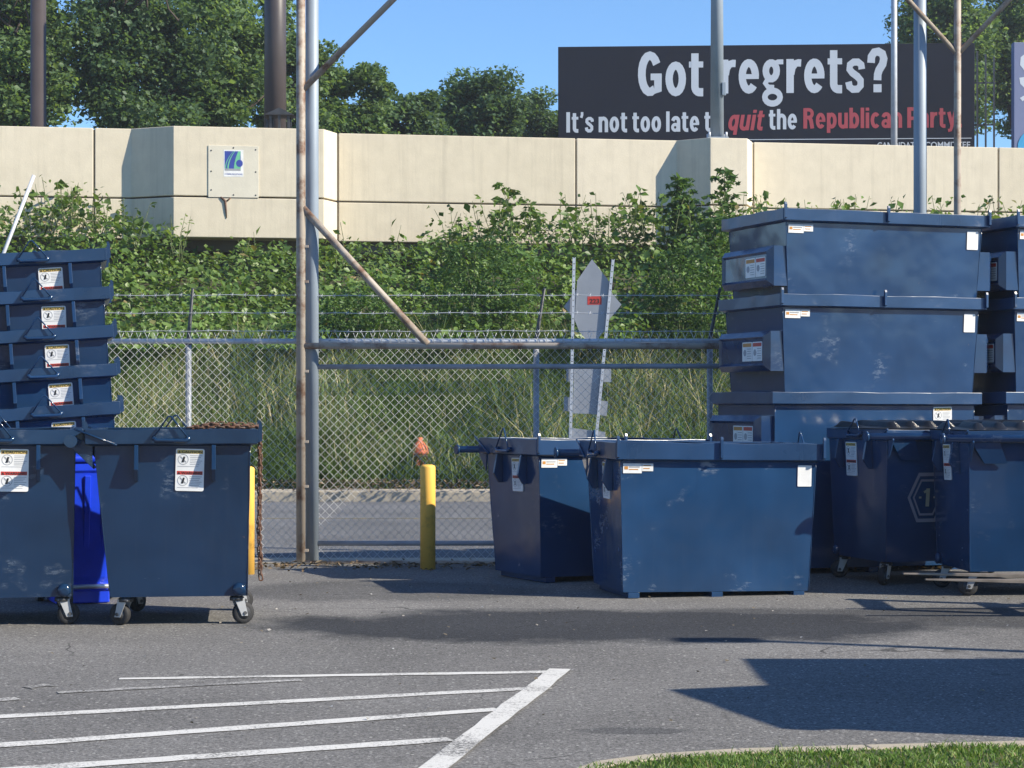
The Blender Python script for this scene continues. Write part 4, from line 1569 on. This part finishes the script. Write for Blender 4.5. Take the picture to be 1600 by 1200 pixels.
    # ---- gussets, bails and labels on the two sides
    for sgn, yb in ((-1, 0.0), (1, W_)):
        vdir = Vector((0, -sgn * -taper, h)) if False else Vector((0, sgn * taper, h))
        if not pockets:
            for gx in (-0.23, -D + 0.30):
                y0 = yb + sgn * -0.004
                zb = h - 0.24
                k_ = zb / h
                yi = yb - sgn * taper * (1 - k_)
                m = MB()
                m.prism([(gx, y0, h + 0.006), (gx, yi, zb), (gx, yi + sgn * 0.035, zb), (gx, yb + sgn * 0.075, h - 0.16), (gx, yb + sgn * 0.045, h + 0.006)][::sgn * -1], (-0.028, 0, 0) if sgn == 1 else (-0.028, 0, 0))
                m.build('gusset', mat, t, bevel=0.003)
            bxm = -0.525
            yo = yb + sgn * (fl + 0.028)
            m = MB()
            m.tube([(bxm - .115, yb + sgn * fl, h + .055), (bxm - .115, yo, h + .05), (bxm - .10, yo, h + .035), (bxm + .10, yo, h + .035), (bxm + .115, yo, h + .05), (bxm + .115, yb + sgn * fl, h + .055)], 0.016, 8)
            m.build('lid_bar_holder', mat, t)
            m = MB()
            m.tube([(bxm - .115, yo, h + .06), (bxm - .02, yo - sgn * 0.015, H + .085), (bxm + .0, yo - sgn * 0.015, H + .085), (bxm + .115, yo, h + .05)], 0.0065, 6)
            m.build('lid_wire', mat, t)
        if side_labels and not pockets:
            k_ = (h - 0.02) / h
            F = frame((-0.40, yb - sgn * taper * (1 - k_), h - 0.022), (1, 0, 0) if sgn == -1 else (-1, 0, 0), (0, sgn * taper, h))
            caution_label(t, F, both=sticker_both)
        if pockets:
            # fork sleeve: flared box with a recessed plate
            zc = h * 0.62 if h < 1.2 else h - 0.27
            y0 = yb - sgn * taper * (1 - zc / h)
            ph_, pd = 0.175, 0.17
            xa, xb = -D + 0.12, -0.03
            m = MB()
            A = [(xa, -.02, zc - ph_), (xb, -.02, zc - ph_), (xb, -.02, zc + ph_), (xa, -.02, zc + ph_)]
            B = [(xa, pd - .05, zc - ph_), (xb, pd - .05, zc - ph_), (xb, pd - .05, zc + ph_), (xa, pd - .05, zc + ph_)]
            C = [(xa + .05, pd, zc - ph_ + .05), (xb - .05, pd, zc - ph_ + .05), (xb - .05, pd, zc + ph_ - .05), (xa + .05, pd, zc + ph_ - .05)]
            E = [(xa + .07, pd - .02, zc - ph_ + .07), (xb - .07, pd - .02, zc - ph_ + .07), (xb - .07, pd - .02, zc + ph_ - .07), (xa + .07, pd - .02, zc + ph_ - .07)]
            V_ = [Vector((x, y0 + sgn * y, z)) for rr_ in (A, B, C, E) for x, y, z in rr_]
            fc = []
            for q in range(3):
                for k in range(4):
                    k2_ = (k + 1) % 4
                    fq = (q * 4 + k, q * 4 + k2_, q * 4 + 4 + k2_, q * 4 + 4 + k)
                    fc.append(fq if sgn == 1 else fq[::-1])
            fc.append((12, 13, 14, 15) if sgn == 1 else (15, 14, 13, 12))
            m.add(V_, fc)
            m.build('fork_pocket', 'navy_dark', t)
            yl = y0 + sgn * (pd - .02)
            F = frame(((xa + xb) / 2 + (.20 if sgn == -1 else -.20), yl, zc + 0.085), (1, 0, 0) if sgn == -1 else (-1, 0, 0), (0, 0, 1))
            mm_ = MB()
            for dx, hm in ((-.1, 1), (.1, 3)):
                mm_.prism([F @ Vector((x + dx, y, .001)) for x, y in rrect(-.097, .097, -.17, 0, .008)], F.to_3x3() @ Vector((0, 0, .001)), 0)
                mm_.prism([F @ Vector(q) for q in ((dx - .085, -.042, .0025), (dx + .085, -.042, .0025), (dx + .085, -.01, .0025), (dx - .085, -.01, .0025))], F.to_3x3() @ Vector((0, 0, .0006)), hm)
                for i in range(5):
                    yy_ = -.058 - .021 * i
                    mm_.prism([F @ Vector(q) for q in ((dx - .0, yy_ - .006, .0025), (dx + .08, yy_ - .006, .0025), (dx + .08, yy_, .0025), (dx - .0, yy_, .0025))], F.to_3x3() @ Vector((0, 0, .0006)), 4)
                mm_.prism([F @ Vector((dx - .045 + .03 * math.cos(a * math.pi / 5), -.095 + .03 * math.sin(a * math.pi / 5), .0025)) for a in range(10)], F.to_3x3() @ Vector((0, 0, .0006)), 4)
            mm_.build('safety_label', ['label_white', 'label_orange', 'label_black', 'label_red', 'label_grey'], t)
    # ---- trunnion bar on the lip
    if trunnion:
        xb = -D - lipout
        zb = h + 0.035
        MB().tube([(xb, -0.23, zb), (xb, W_ + 0.23, zb)], 0.030, 14).build('trunnion_bar', mat, t)
        for sgn, yb in ((-1, 0.0), (1, W_)):
            m = MB()
            m.lathe([(0.043, -0.01), (0.043, 0.01)], 14, Matrix.Translation((xb, yb + sgn * 0.225, zb)) @ Matrix.Rotation(R(90), 4, 'X'))
            m.build('end_cap', mat, t)
            m = MB()
            y0 = yb - (0.016 if sgn == 1 else 0.002)
            m.prism([(xb - 0.03, y0, zb - .03), (-D - 0.004, y0, h - 0.15), (-D - .004, y0, h + 0.0), (xb, y0, zb + .03)][::-1], (0, 0.014, 0))
            m.build('ear_plate', mat, t, bevel=0.002)
            MB().tube([(xb + .01, yb + sgn * (fl + .006), H + .004), (-D + .16, yb + sgn * (fl + .008), h + .004)], 0.008, 6).build('stay_rod', mat, t)
            m = MB()
            ya, yb2 = yb - sgn * 0.02, yb - sgn * 0.20
            m.prism([(xb + .0, min(ya, yb2) - .02, zb - .025), (xb + .0, max(ya, yb2) + .02, zb - .025), (-D - 0.006, max(ya, yb2) + sgn * -.10, h - .16), (-D - 0.006, min(ya, yb2) - sgn * .10, h - .16)], (0.008, 0, 0.006))
            m.build('lip_brace', mat, t)
        m = MB()
        if not lid:
            m.prism([(-D - fl - .002, -0.02, H - .002), (-D - fl - .002, W_ + .02, H - .002), (xb, W_ + .02, zb + .028), (xb, -0.02, zb + .028)], (0, 0, -0.006))
        if not lid:
            m.build('lip_plate', mat, t)
    if hooks:
        for yy in (-fl + 0.004, W_ * 0.49, W_ + fl - 0.024):
            m = MB()
            m.prism([(fl + .002, yy, h + 0.02), (fl + .03, yy, h + 0.03), (fl + .03, yy, H + 0.03), (fl + .022, yy, H + .05), (fl + .006, yy, H + .05), (fl + .006, yy, H + .01), (fl + .002, yy, H)], (0, 0.02, 0))
            m.build('hook', mat + '_rim' if mat + '_rim' in MATS else mat, t)
    if rear_labels:
        k_ = (h - .02) / h
        F = frame((-rear_in * (1 - k_), taper * .1 + 0.02, h - 0.02), (0, 1, 0), (rear_in, 0, h))
        brand_label(t, F)
        F = frame((-rear_in * (1 - k_), W_ - 0.10, h - 0.028), (0, 1, 0), (rear_in, 0, h))
        plain_label(t, F)
    if rear_caution:
        F = frame((-rear_in * .01, W_ - 0.33, h - 0.012), (0, 1, 0), (rear_in, 0, h))
        caution_label(t, F, w=0.19, h=0.30, both=False)
    # ---- runners or casters
    if casters:
        _clear[t.name] = clear
        ya = caster_yaw or (0.3, -0.4, 2.2, 0.5)
        for i, (cx_, cy_) in enumerate(((-.09, taper + .06), (-D + slope + .10, taper + .06), (-.09, W_ - taper - .06), (-D + slope + .10, W_ - taper - .06))):
            c = caster(t, cx_, cy_, 0.0, ya[i])
        for cx_, cy_, sg_ in ((-.075, taper - .006, -1), (-.075, W_ - taper + .006, 1)):
            MB().lathe([(0.046, 0), (0.046, 0.02), (0.030, 0.032), (0.016, 0.034)], 14, Matrix.Translation((cx_, cy_, 0.045)) @ Matrix.Rotation(R(90 if sg_ == -1 else -90), 4, 'X')).build('axle_boss', mat, t)
    else:
        for yy in (W_ * .08, W_ * .5, W_ * .92):
            m = MB().box(-D + slope + .02, -rear_in + .012, yy - .045, yy + .045, -0.045, -0.002)
            m.build('runner', mat, t, bevel=0.003)
    if lid:
        for q, (ya, yb_) in enumerate(((-.03, W_ / 2 - .012), (W_ / 2 + .012, W_ + .03))):
            nx_, ny_ = 20, 60
            V_, F_ = [], []
            for side in (0, 1):
                for i in range(nx_ + 1):
                    for j in range(ny_ + 1):
                        u, w = i / nx_, j / ny_
                        x = -D - 0.02 + (D + 0.05) * u
                        y = ya + (yb_ - ya) * w
                        dome = 0.022 * (1 - (2 * w - 1) ** 4) * (1 - (2 * u - 1) ** 6)
                        ph_ = (w * 5.0 + 1.1 * u * u) % 1.0
                        rib = 0.044 * max(0.0, math.sin(ph_ * math.pi * 2)) ** 0.5 * (1 if 0.06 < u < 0.94 and 0.04 < w < 0.96 else 0)
                        V_.append((x, y, H + 0.008 + (dome + rib if side == 0 else 0)))
            nn = (nx_ + 1) * (ny_ + 1)
            for i in range(nx_):
                for j in range(ny_):
                    a = i * (ny_ + 1) + j
                    F_.append((a, a + ny_ + 1, a + ny_ + 2, a + 1))
            me_ = np_mesh('lid', np.array(V_), np.array(F_ + [(x + nn, w2 + nn, z_ + nn, y_ + nn) for x, y_, z_, w2 in F_]), 'black_plastic', t, True)
    if emblem:
        F = frame((-D + slope * 0.5 - 0.002, W_ * 0.765, h * 0.53), (0, -1, 0), (-slope, 0, h))
        m = MB()

        def hexring(r0, r1, mi, lift):
            sh_ = [(math.cos(a) * .92, math.sin(a) * 1.02) for a in [R(60 * q) for q in range(6)]]
            sh_ = [(-1.0, 0), (-.48, .98), (.48, .98), (1.0, 0), (.48, -.98), (-.48, -.98)]
            for q in range(6):
                p0, p1 = sh_[q], sh_[(q + 1) % 6]
                m.prism([F @ Vector((p0[0] * r0 * .86, p0[1] * r0, lift)), F @ Vector((p1[0] * r0 * .86, p1[1] * r0, lift)),
                         F @ Vector((p1[0] * r1 * .86, p1[1] * r1, lift)), F @ Vector((p0[0] * r1 * .86, p0[1] * r1, lift))][::-1], F.to_3x3() @ Vector((0, 0, .002)), mi)
        hexring(0.18, 0.21, 0, .002)
        hexring(0.135, 0.153, 0, .002)
        gothic(m, '1', F, -.035, .025, -.075, .15, 1, 0, lift=.003)
        for dx in (-.075, .06):
            m.prism([F @ Vector(q) for q in ((dx, -.008, .002), (dx + .022, -.008, .002), (dx + .022, .008, .002), (dx, .008, .002))], F.to_3x3() @ Vector((0, 0, .002)), 1)
        m.build('emblem', ['emblem_silver', 'emblem_gold'], t)
    return t


LB = dict(W_=1.10, D=1.043, h=1.02, rim=0.11)
GL = 'navy bins by the chain'
xL2 = (391 - CX) / FPX * 13.8
waste_bin('wheeled_bin', 'wheeled navy bin with a rusty chain over its rim', (xL2, 13.8, 0.195), (0, 0, R(7.5)), clear=0.195, casters=True, group=GL, mat='navy_paint_worn',
          caster_yaw=(0.35, 2.6, 0.4, 0.9), **LB)
xL1 = (118 - CX) / FPX * 13.75
waste_bin('wheeled_bin', 'wheeled navy bin cut by the frame edge, before the leaning stack', (xL1, 13.75, 0.195), (0, 0, R(12.5)), clear=0.195, casters=True, group=GL, mat='navy_paint_worn',
          caster_yaw=(0.25, 0.4, 1.0, 0.9), **LB)
names = ['lowest navy bin of the leaning nested stack, behind the wheeled bins', 'second lowest navy bin of the leaning nested stack', 'third navy bin from the bottom of the leaning nested stack',
         'third navy bin from the top of the leaning nested stack', 'second navy bin from the top of the leaning nested stack', 'topmost navy bin of the leaning nested stack']
for k in range(6):
    x = (197 - CX) / FPX * 16.4 - 0.028 * k
    waste_bin('nested_bin', names[k], (x, 16.4 + 0.006 * k, 0.075 + 0.308 * k), (R(0.3), R(-3.8), R(12)), group='nested stack of navy bins', taper=0.09, slope=0.2, rear_in=0.03,
              mat='navy_paint_dull', **dict(LB, W_=1.12))

RB = dict(W_=1.60, D=0.98, h=1.01, rim=0.14)
waste_bin('steel_bin', 'navy bin with scuffed sunlit face, frontmost by the gate', (0.815, 15.62, 0.05), (R(-0.7), 0, R(-90 + 13)), rear_labels=True, group='navy bins on runners by the gate', taper=0.045, rear_in=0.03, mat='navy_scuffed', **RB)
p = Vector((0.215, 16.95, 0))
waste_bin('steel_bin', 'navy bin half hidden and half shaded behind the scuffed one', (p.x, p.y, 0.05), (R(-0.5), 0, R(-90 + 27)), rear_labels=True, group='navy bins on runners by the gate', taper=0.045, rear_in=0.03, **RB)


def lip_bin(label, px, Y, th, **kw):
    """lidded bin with its sloped lip to the camera; px is the column of its left front corner"""
    D, W_, sl = kw['D'], kw['W_'], 0.11
    rz = R(90 + th)
    lc = Vector((-D + sl * 0.5, W_ - 0.03))
    ox = lc.x * math.cos(rz) - lc.y * math.sin(rz)
    oy = lc.x * math.sin(rz) + lc.y * math.cos(rz)
    cx_ = (px - CX) / FPX * Y
    return waste_bin('lidded_bin', label, (cx_ - ox, Y - oy, 0.195), (0, 0, rz), clear=0.195, casters=True, lid=True, hooks=False, lipout=0.055, flange=0.018, group='lidded navy bins beside the tall stacks', mat='navy_paint', **kw)


lip_bin('navy bin with black ribbed lid and hexagon emblem, in shade', 1387, 16.70, 18, emblem=True, W_=1.66, D=1.04, h=1.00, rim=0.09, caster_yaw=(0, .5, 1.2, 2.2))
lip_bin('navy bin with black ribbed lid, fork tips before its sunlit face', 1517, 15.75, 4.5, W_=1.66, D=1.0, h=1.00, rim=0.09, caster_yaw=(0.2, 1.3, 1.2, 1.5))

FB = dict(W_=1.98, D=1.15, trunnion=False, pockets=True, slope=0.05, rear_in=0.05, rim=0.115)
for sx_, nm in ((0, 'tall stack'), (1, 'edge stack')):
    ox, oy = (2.335, 17.8) if sx_ == 0 else (4.53, 18.5)
    yaw = R(-90 + 19.5)
    if sx_ == 0:
        labs = ('bottom navy bin of the tall stack behind the lidded bins', 'middle navy bin of the tall stack beside the fence', 'top navy bin of the tall stack beside the fence, under the grey post')
    else:
        labs = ('bottom navy bin of the stack cut by the frame edge', 'middle navy bin of the stack cut by the frame edge', 'top navy bin of the stack cut by the frame edge')
    gname = 'tall stack of navy bins' if sx_ == 0 else 'stack of navy bins at the frame edge'
    waste_bin('stacked_bin', labs[0], (ox - 0.05, oy - 0.03, 0.05), (R(-0.2), 0, yaw), h=1.435, taper=0.02, hooks=False, rear_caution=True, group=gname, **dict(FB, W_=2.0))
    waste_bin('stacked_bin', labs[1], (ox + 0.02, oy + 0.0, 2.455 - 1.125), (R(-0.2), 0, yaw), h=1.01, taper=0.06, rear_labels=True, group=gname, **FB)
    waste_bin('stacked_bin', labs[2], (ox + 0.05, oy + 0.01, 3.20 - 1.125), (R(-0.2), 0, yaw), h=1.01, taper=0.06, rear_labels=True, group=gname, **FB)

# bin stacks added out of view to shadow the lot, and a lamp post
for i, (ox, oy, hh, lab) in enumerate(((4.58, 8.05, 0.05, 'lower bin of the nearer stack added beyond the frame for its shadow'), (4.58, 8.05, 1.28, 'upper bin of the nearer stack added beyond the frame for its shadow'),
                                       (4.98, 9.42, 0.05, 'lower bin of the farther stack added beyond the frame for its shadow'), (4.98, 9.42, 1.30, 'upper bin of the farther stack added beyond the frame for its shadow'))):
    rz_ = R(18) if i < 2 else 0.0
    waste_bin('shadow_caster_bin', lab, (6.72, 8.83, hh) if i < 2 else (ox + 2.0, oy, hh), (0, 0, rz_), W_=1.25, D=2.0, h=1.05, rim=0.12, taper=0.03, slope=0.12 if i % 2 else 0.3, trunnion=False, pockets=False, group='bins added beyond the frame for their shadow')
t = thing('yard_lamp_post', 'grey lamp post of the lot beyond the frame', 'lamp post', (7.6, 10.74, 0))
MB().lathe([(0.08, 0), (0.05, 4.2)], 12).build('pole', 'galvanised_pole', t)
MB().box(-.35, .1, -.12, .12, 4.2, 4.3).build('lamp_head', 'galvanised_pole', t, bevel=0.02)

# ------------------------------------------------------------------ chain over the bin
ch = thing('chain', 'rusty iron chain draped over the rim of the wheeled bin', 'chain', (0, 0, 0))
lm = MB()
n1, n2 = 12, 6
for i in range(n1):
    a = 2 * math.pi * i / n1
    cx_, cy_ = 0.011 * math.cos(a) + (0.012 if math.cos(a) >= 0 else -0.012), 0.0125 * math.sin(a)
    for j in range(n2):
        b = 2 * math.pi * j / n2
        rr = 0.0052
        lm.v.append((cx_ + rr * math.cos(b) * math.cos(a), cy_ + rr * math.cos(b) * math.sin(a), rr * math.sin(b)))
for i in range(n1):
    for j in range(n2):
        lm.f.append((i * n2 + j, ((i + 1) % n1) * n2 + j, ((i + 1) % n1) * n2 + (j + 1) % n2, i * n2 + (j + 1) % n2))
        lm.m.append(0)
        lm.s.append(True)
first = lm.build('link', 'chain_iron', ch)
link_me = first.data
bpy.data.objects.remove(first)


def run_chain(pts, roll0=0.0):
    pts = [Vector(q) for q in pts]
    step = 0.034
    d0 = 0.0
    k = 0
    for a, b in zip(pts, pts[1:]):
        L = (b - a).length
        while d0 < L:
            p = a.lerp(b, d0 / L)
            o = mkobj('link', link_me, ch)
            q = (b - a).to_track_quat('X', 'Z')
            o.rotation_mode = 'QUATERNION'
            o.rotation_quaternion = q @ Euler((roll0 + (R(90) if k % 2 else 0) + random.uniform(-.25, .25), random.uniform(-.12, .12), random.uniform(-.12, .12))).to_quaternion()
            o.location = p + Vector((random.uniform(-.003, .003), random.uniform(-.003, .003), random.uniform(-.003, .003)))
            d0 += step
            k += 1
        d0 -= L


yy = R(7.5)
def L2P(x, y, z):
    return Vector((xL2 + x * math.cos(yy) - y * math.sin(yy), 13.8 + x * math.sin(yy) + y * math.cos(yy), 0.195 + z))


zr = 1.13 + 0.012
run_chain([L2P(-.40, -.02, zr), L2P(-.2, -.028, zr + .003), L2P(.03, -.022, zr)])
run_chain([L2P(-.38, .004, zr + .004), L2P(-.25, -.004, zr + .012), L2P(-.1, .0, zr + .004), L2P(.035, -.01, zr + .006)], 0.5)
run_chain([L2P(-.30, -.012, zr + .024), L2P(-.12, -.016, zr + .022), L2P(.055, .03, zr + .01), L2P(.068, .05, zr - .06), L2P(.063, .05, .55), L2P(.07, .05, .10)])
run_chain([L2P(.045, .06, zr + .004), L2P(.066, .08, zr - .05), L2P(.058, .08, .5), L2P(.064, .08, .15)], 0.7)

# ------------------------------------------------------------------ blue plastic cart in the gap
bc = thing('plastic_cart', 'bright blue plastic wheeled cart glimpsed between the two wheeled bins', 'cart', (W(128, 930, 15.6).x, 15.45, 0), (0, 0, R(22)))
m = MB()
prof = [(0.10, .20, .20), (0.16, .205, .205), (0.20, .215, .22), (0.98, .275, .30), (1.0, .29, .315), (1.06, .29, .315)]
prev = None
for z, hx, hyy in prof:
    rg = [Vector((x, y, z)) for x, y in rrect(-hx, hx, -hyy, hyy, 0.05)]
    if prev is not None:
        m.loft(prev, rg, caps=False)
    prev = rg
m.flat(prev)
m.flat([Vector((x, y, .10)) for x, y in rrect(-.20, .20, -.20, .20, 0.05)][::-1])
m.build('tub', 'blue_plastic', bc, bevel=0.006)
for xx in (-.13, .02, .15):
    MB().prism([(xx - .022, -.212, .20), (xx + .022, -.212, .20), (xx + .022, -.318, .96), (xx - .022, -.318, .96)], (0, .03, .0)).build('rib', 'blue_plastic', bc, bevel=0.004)
m = MB().prism([(-.31, -.34, 1.062), (.31, -.34, 1.062), (.31, .34, 1.062), (-.31, .34, 1.062)], (0, 0, .05))
m.build('lid', 'blue_plastic', bc, bevel=0.02)
MB().tube([(-.29, -.235, .13), (.29, -.235, .13)], .018, 10).build('axle', 'zinc', bc)
for s_ in (-1, 1):
    MB().lathe([(.13, -.025), (.13, .025)], 18, Matrix.Translation((s_ * .26, .16, .13)) @ Matrix.Rotation(R(90), 4, 'Y')).build('wheel', 'rubber', bc)
MB().box(-.2, .2, -.22, .2, 0.005, .10).build('foot', 'blue_plastic', bc, bevel=0.01)

# ------------------------------------------------------------------ pipe leaning out of the stack
a, b = W(4, 400, 17.2), W(53, 274, 17.35)
a2 = a - (b - a) * 0.8
o = MB().tube([a2, b], 0.016, 12).build('leaning_pipe', 'white_pipe')
tag(o, 'white pipe sticking up out of the leaning nested stack', 'pipe')

# ------------------------------------------------------------------ forklift beyond the frame, its fork tips in view
fk = thing('forklift', 'forklift whose tapered steel fork tips reach in before the lidded bin', 'forklift', (4.55, 14.50, 0))
for yy_, tipx in ((-0.22, -1.66), (0.27, -1.72)):
    m = MB()
    m.prism([(tipx, yy_ - .03, .285), (tipx, yy_ - .03, .268), (0.02, yy_ - .06, .225), (0.02, yy_ - .06, .275)], (0, .0, 0)) if False else None
    t0, t1 = 0.020, 0.060
    m.loft([Vector(q) for q in ((tipx, yy_ - t0, .262), (0.0, yy_ - t1, .215), (0.0, yy_ + t1, .215), (tipx, yy_ + t0, .262))],
           [Vector(q) for q in ((tipx, yy_ - t0, .272), (0.0, yy_ - t1, .262), (0.0, yy_ + t1, .262), (tipx, yy_ + t0, .272))])
    m.build('fork_blade', 'worn_steel', fk, bevel=0.002)
    MB().box(-0.002, .045, yy_ - t1, yy_ + t1, .20, .75).build('fork_shank', 'dark_steel', fk)
for zz in (.32, .68):
    MB().box(.05, .09, -.5, .5, zz, zz + .1).build('carriage_bar', 'dark_steel', fk)
for yy_ in (-.36, .36):
    MB().box(.10, .20, yy_ - .05, yy_ + .05, .08, 1.45).build('mast_rail', 'dark_steel', fk)
MB().box(.11, .19, -.31, .31, 1.33, 1.43).build('mast_head', 'dark_steel', fk)
MB().prism([(.25, -.5, .25), (2.1, -.5, .30), (2.25, -.5, .6), (2.2, -.5, 1.05), (1.2, -.5, 1.05), (.9, -.5, .7), (.25, -.5, .7)], (0, 1.0, 0)).build('chassis', 'forklift_orange', fk, bevel=0.03)
for xx, rr in ((.55, .30), (1.85, .24)):
    for yy_ in (-.52, .52):
        MB().lathe([(rr * .5, -.1), (rr * .95, -.1), (rr, -.07), (rr, .07), (rr * .95, .1), (rr * .5, .1)], 20, Matrix.Translation((xx, yy_, rr)) @ Matrix.Rotation(R(90), 4, 'X')).build('wheel', 'rubber', fk)
MB().box(1.05, 1.55, -.25, .25, 1.06, 1.16).build('seat', 'rubber', fk, bevel=0.03)
MB().box(1.5, 1.6, -.25, .25, 1.16, 1.45).build('backrest', 'rubber', fk, bevel=0.03)
print('objects', len(bpy.data.objects), 'tris', sum(len(m.polygons) for m in bpy.data.meshes))

# ------------------------------------------------------------------ the warm, faintly hazy air
m, nt, out = new_mat('haze_air')
pv = N(nt, 'ShaderNodeVolumePrincipled')
pv.inputs['Color'].default_value = (0.86, 0.92, 1.0, 1)
pv.inputs['Density'].default_value = 0.00055
pv.inputs['Anisotropy'].default_value = 0.2
nt.links.new(pv.outputs[0], out.inputs['Volume'])
hz = MB().box(-95, 95, -16, 125, -1.4, 26).build('haze', 'haze_air')
tag(hz, 'faint bluish haze between the lot and the far trees', 'haze', kind='stuff')
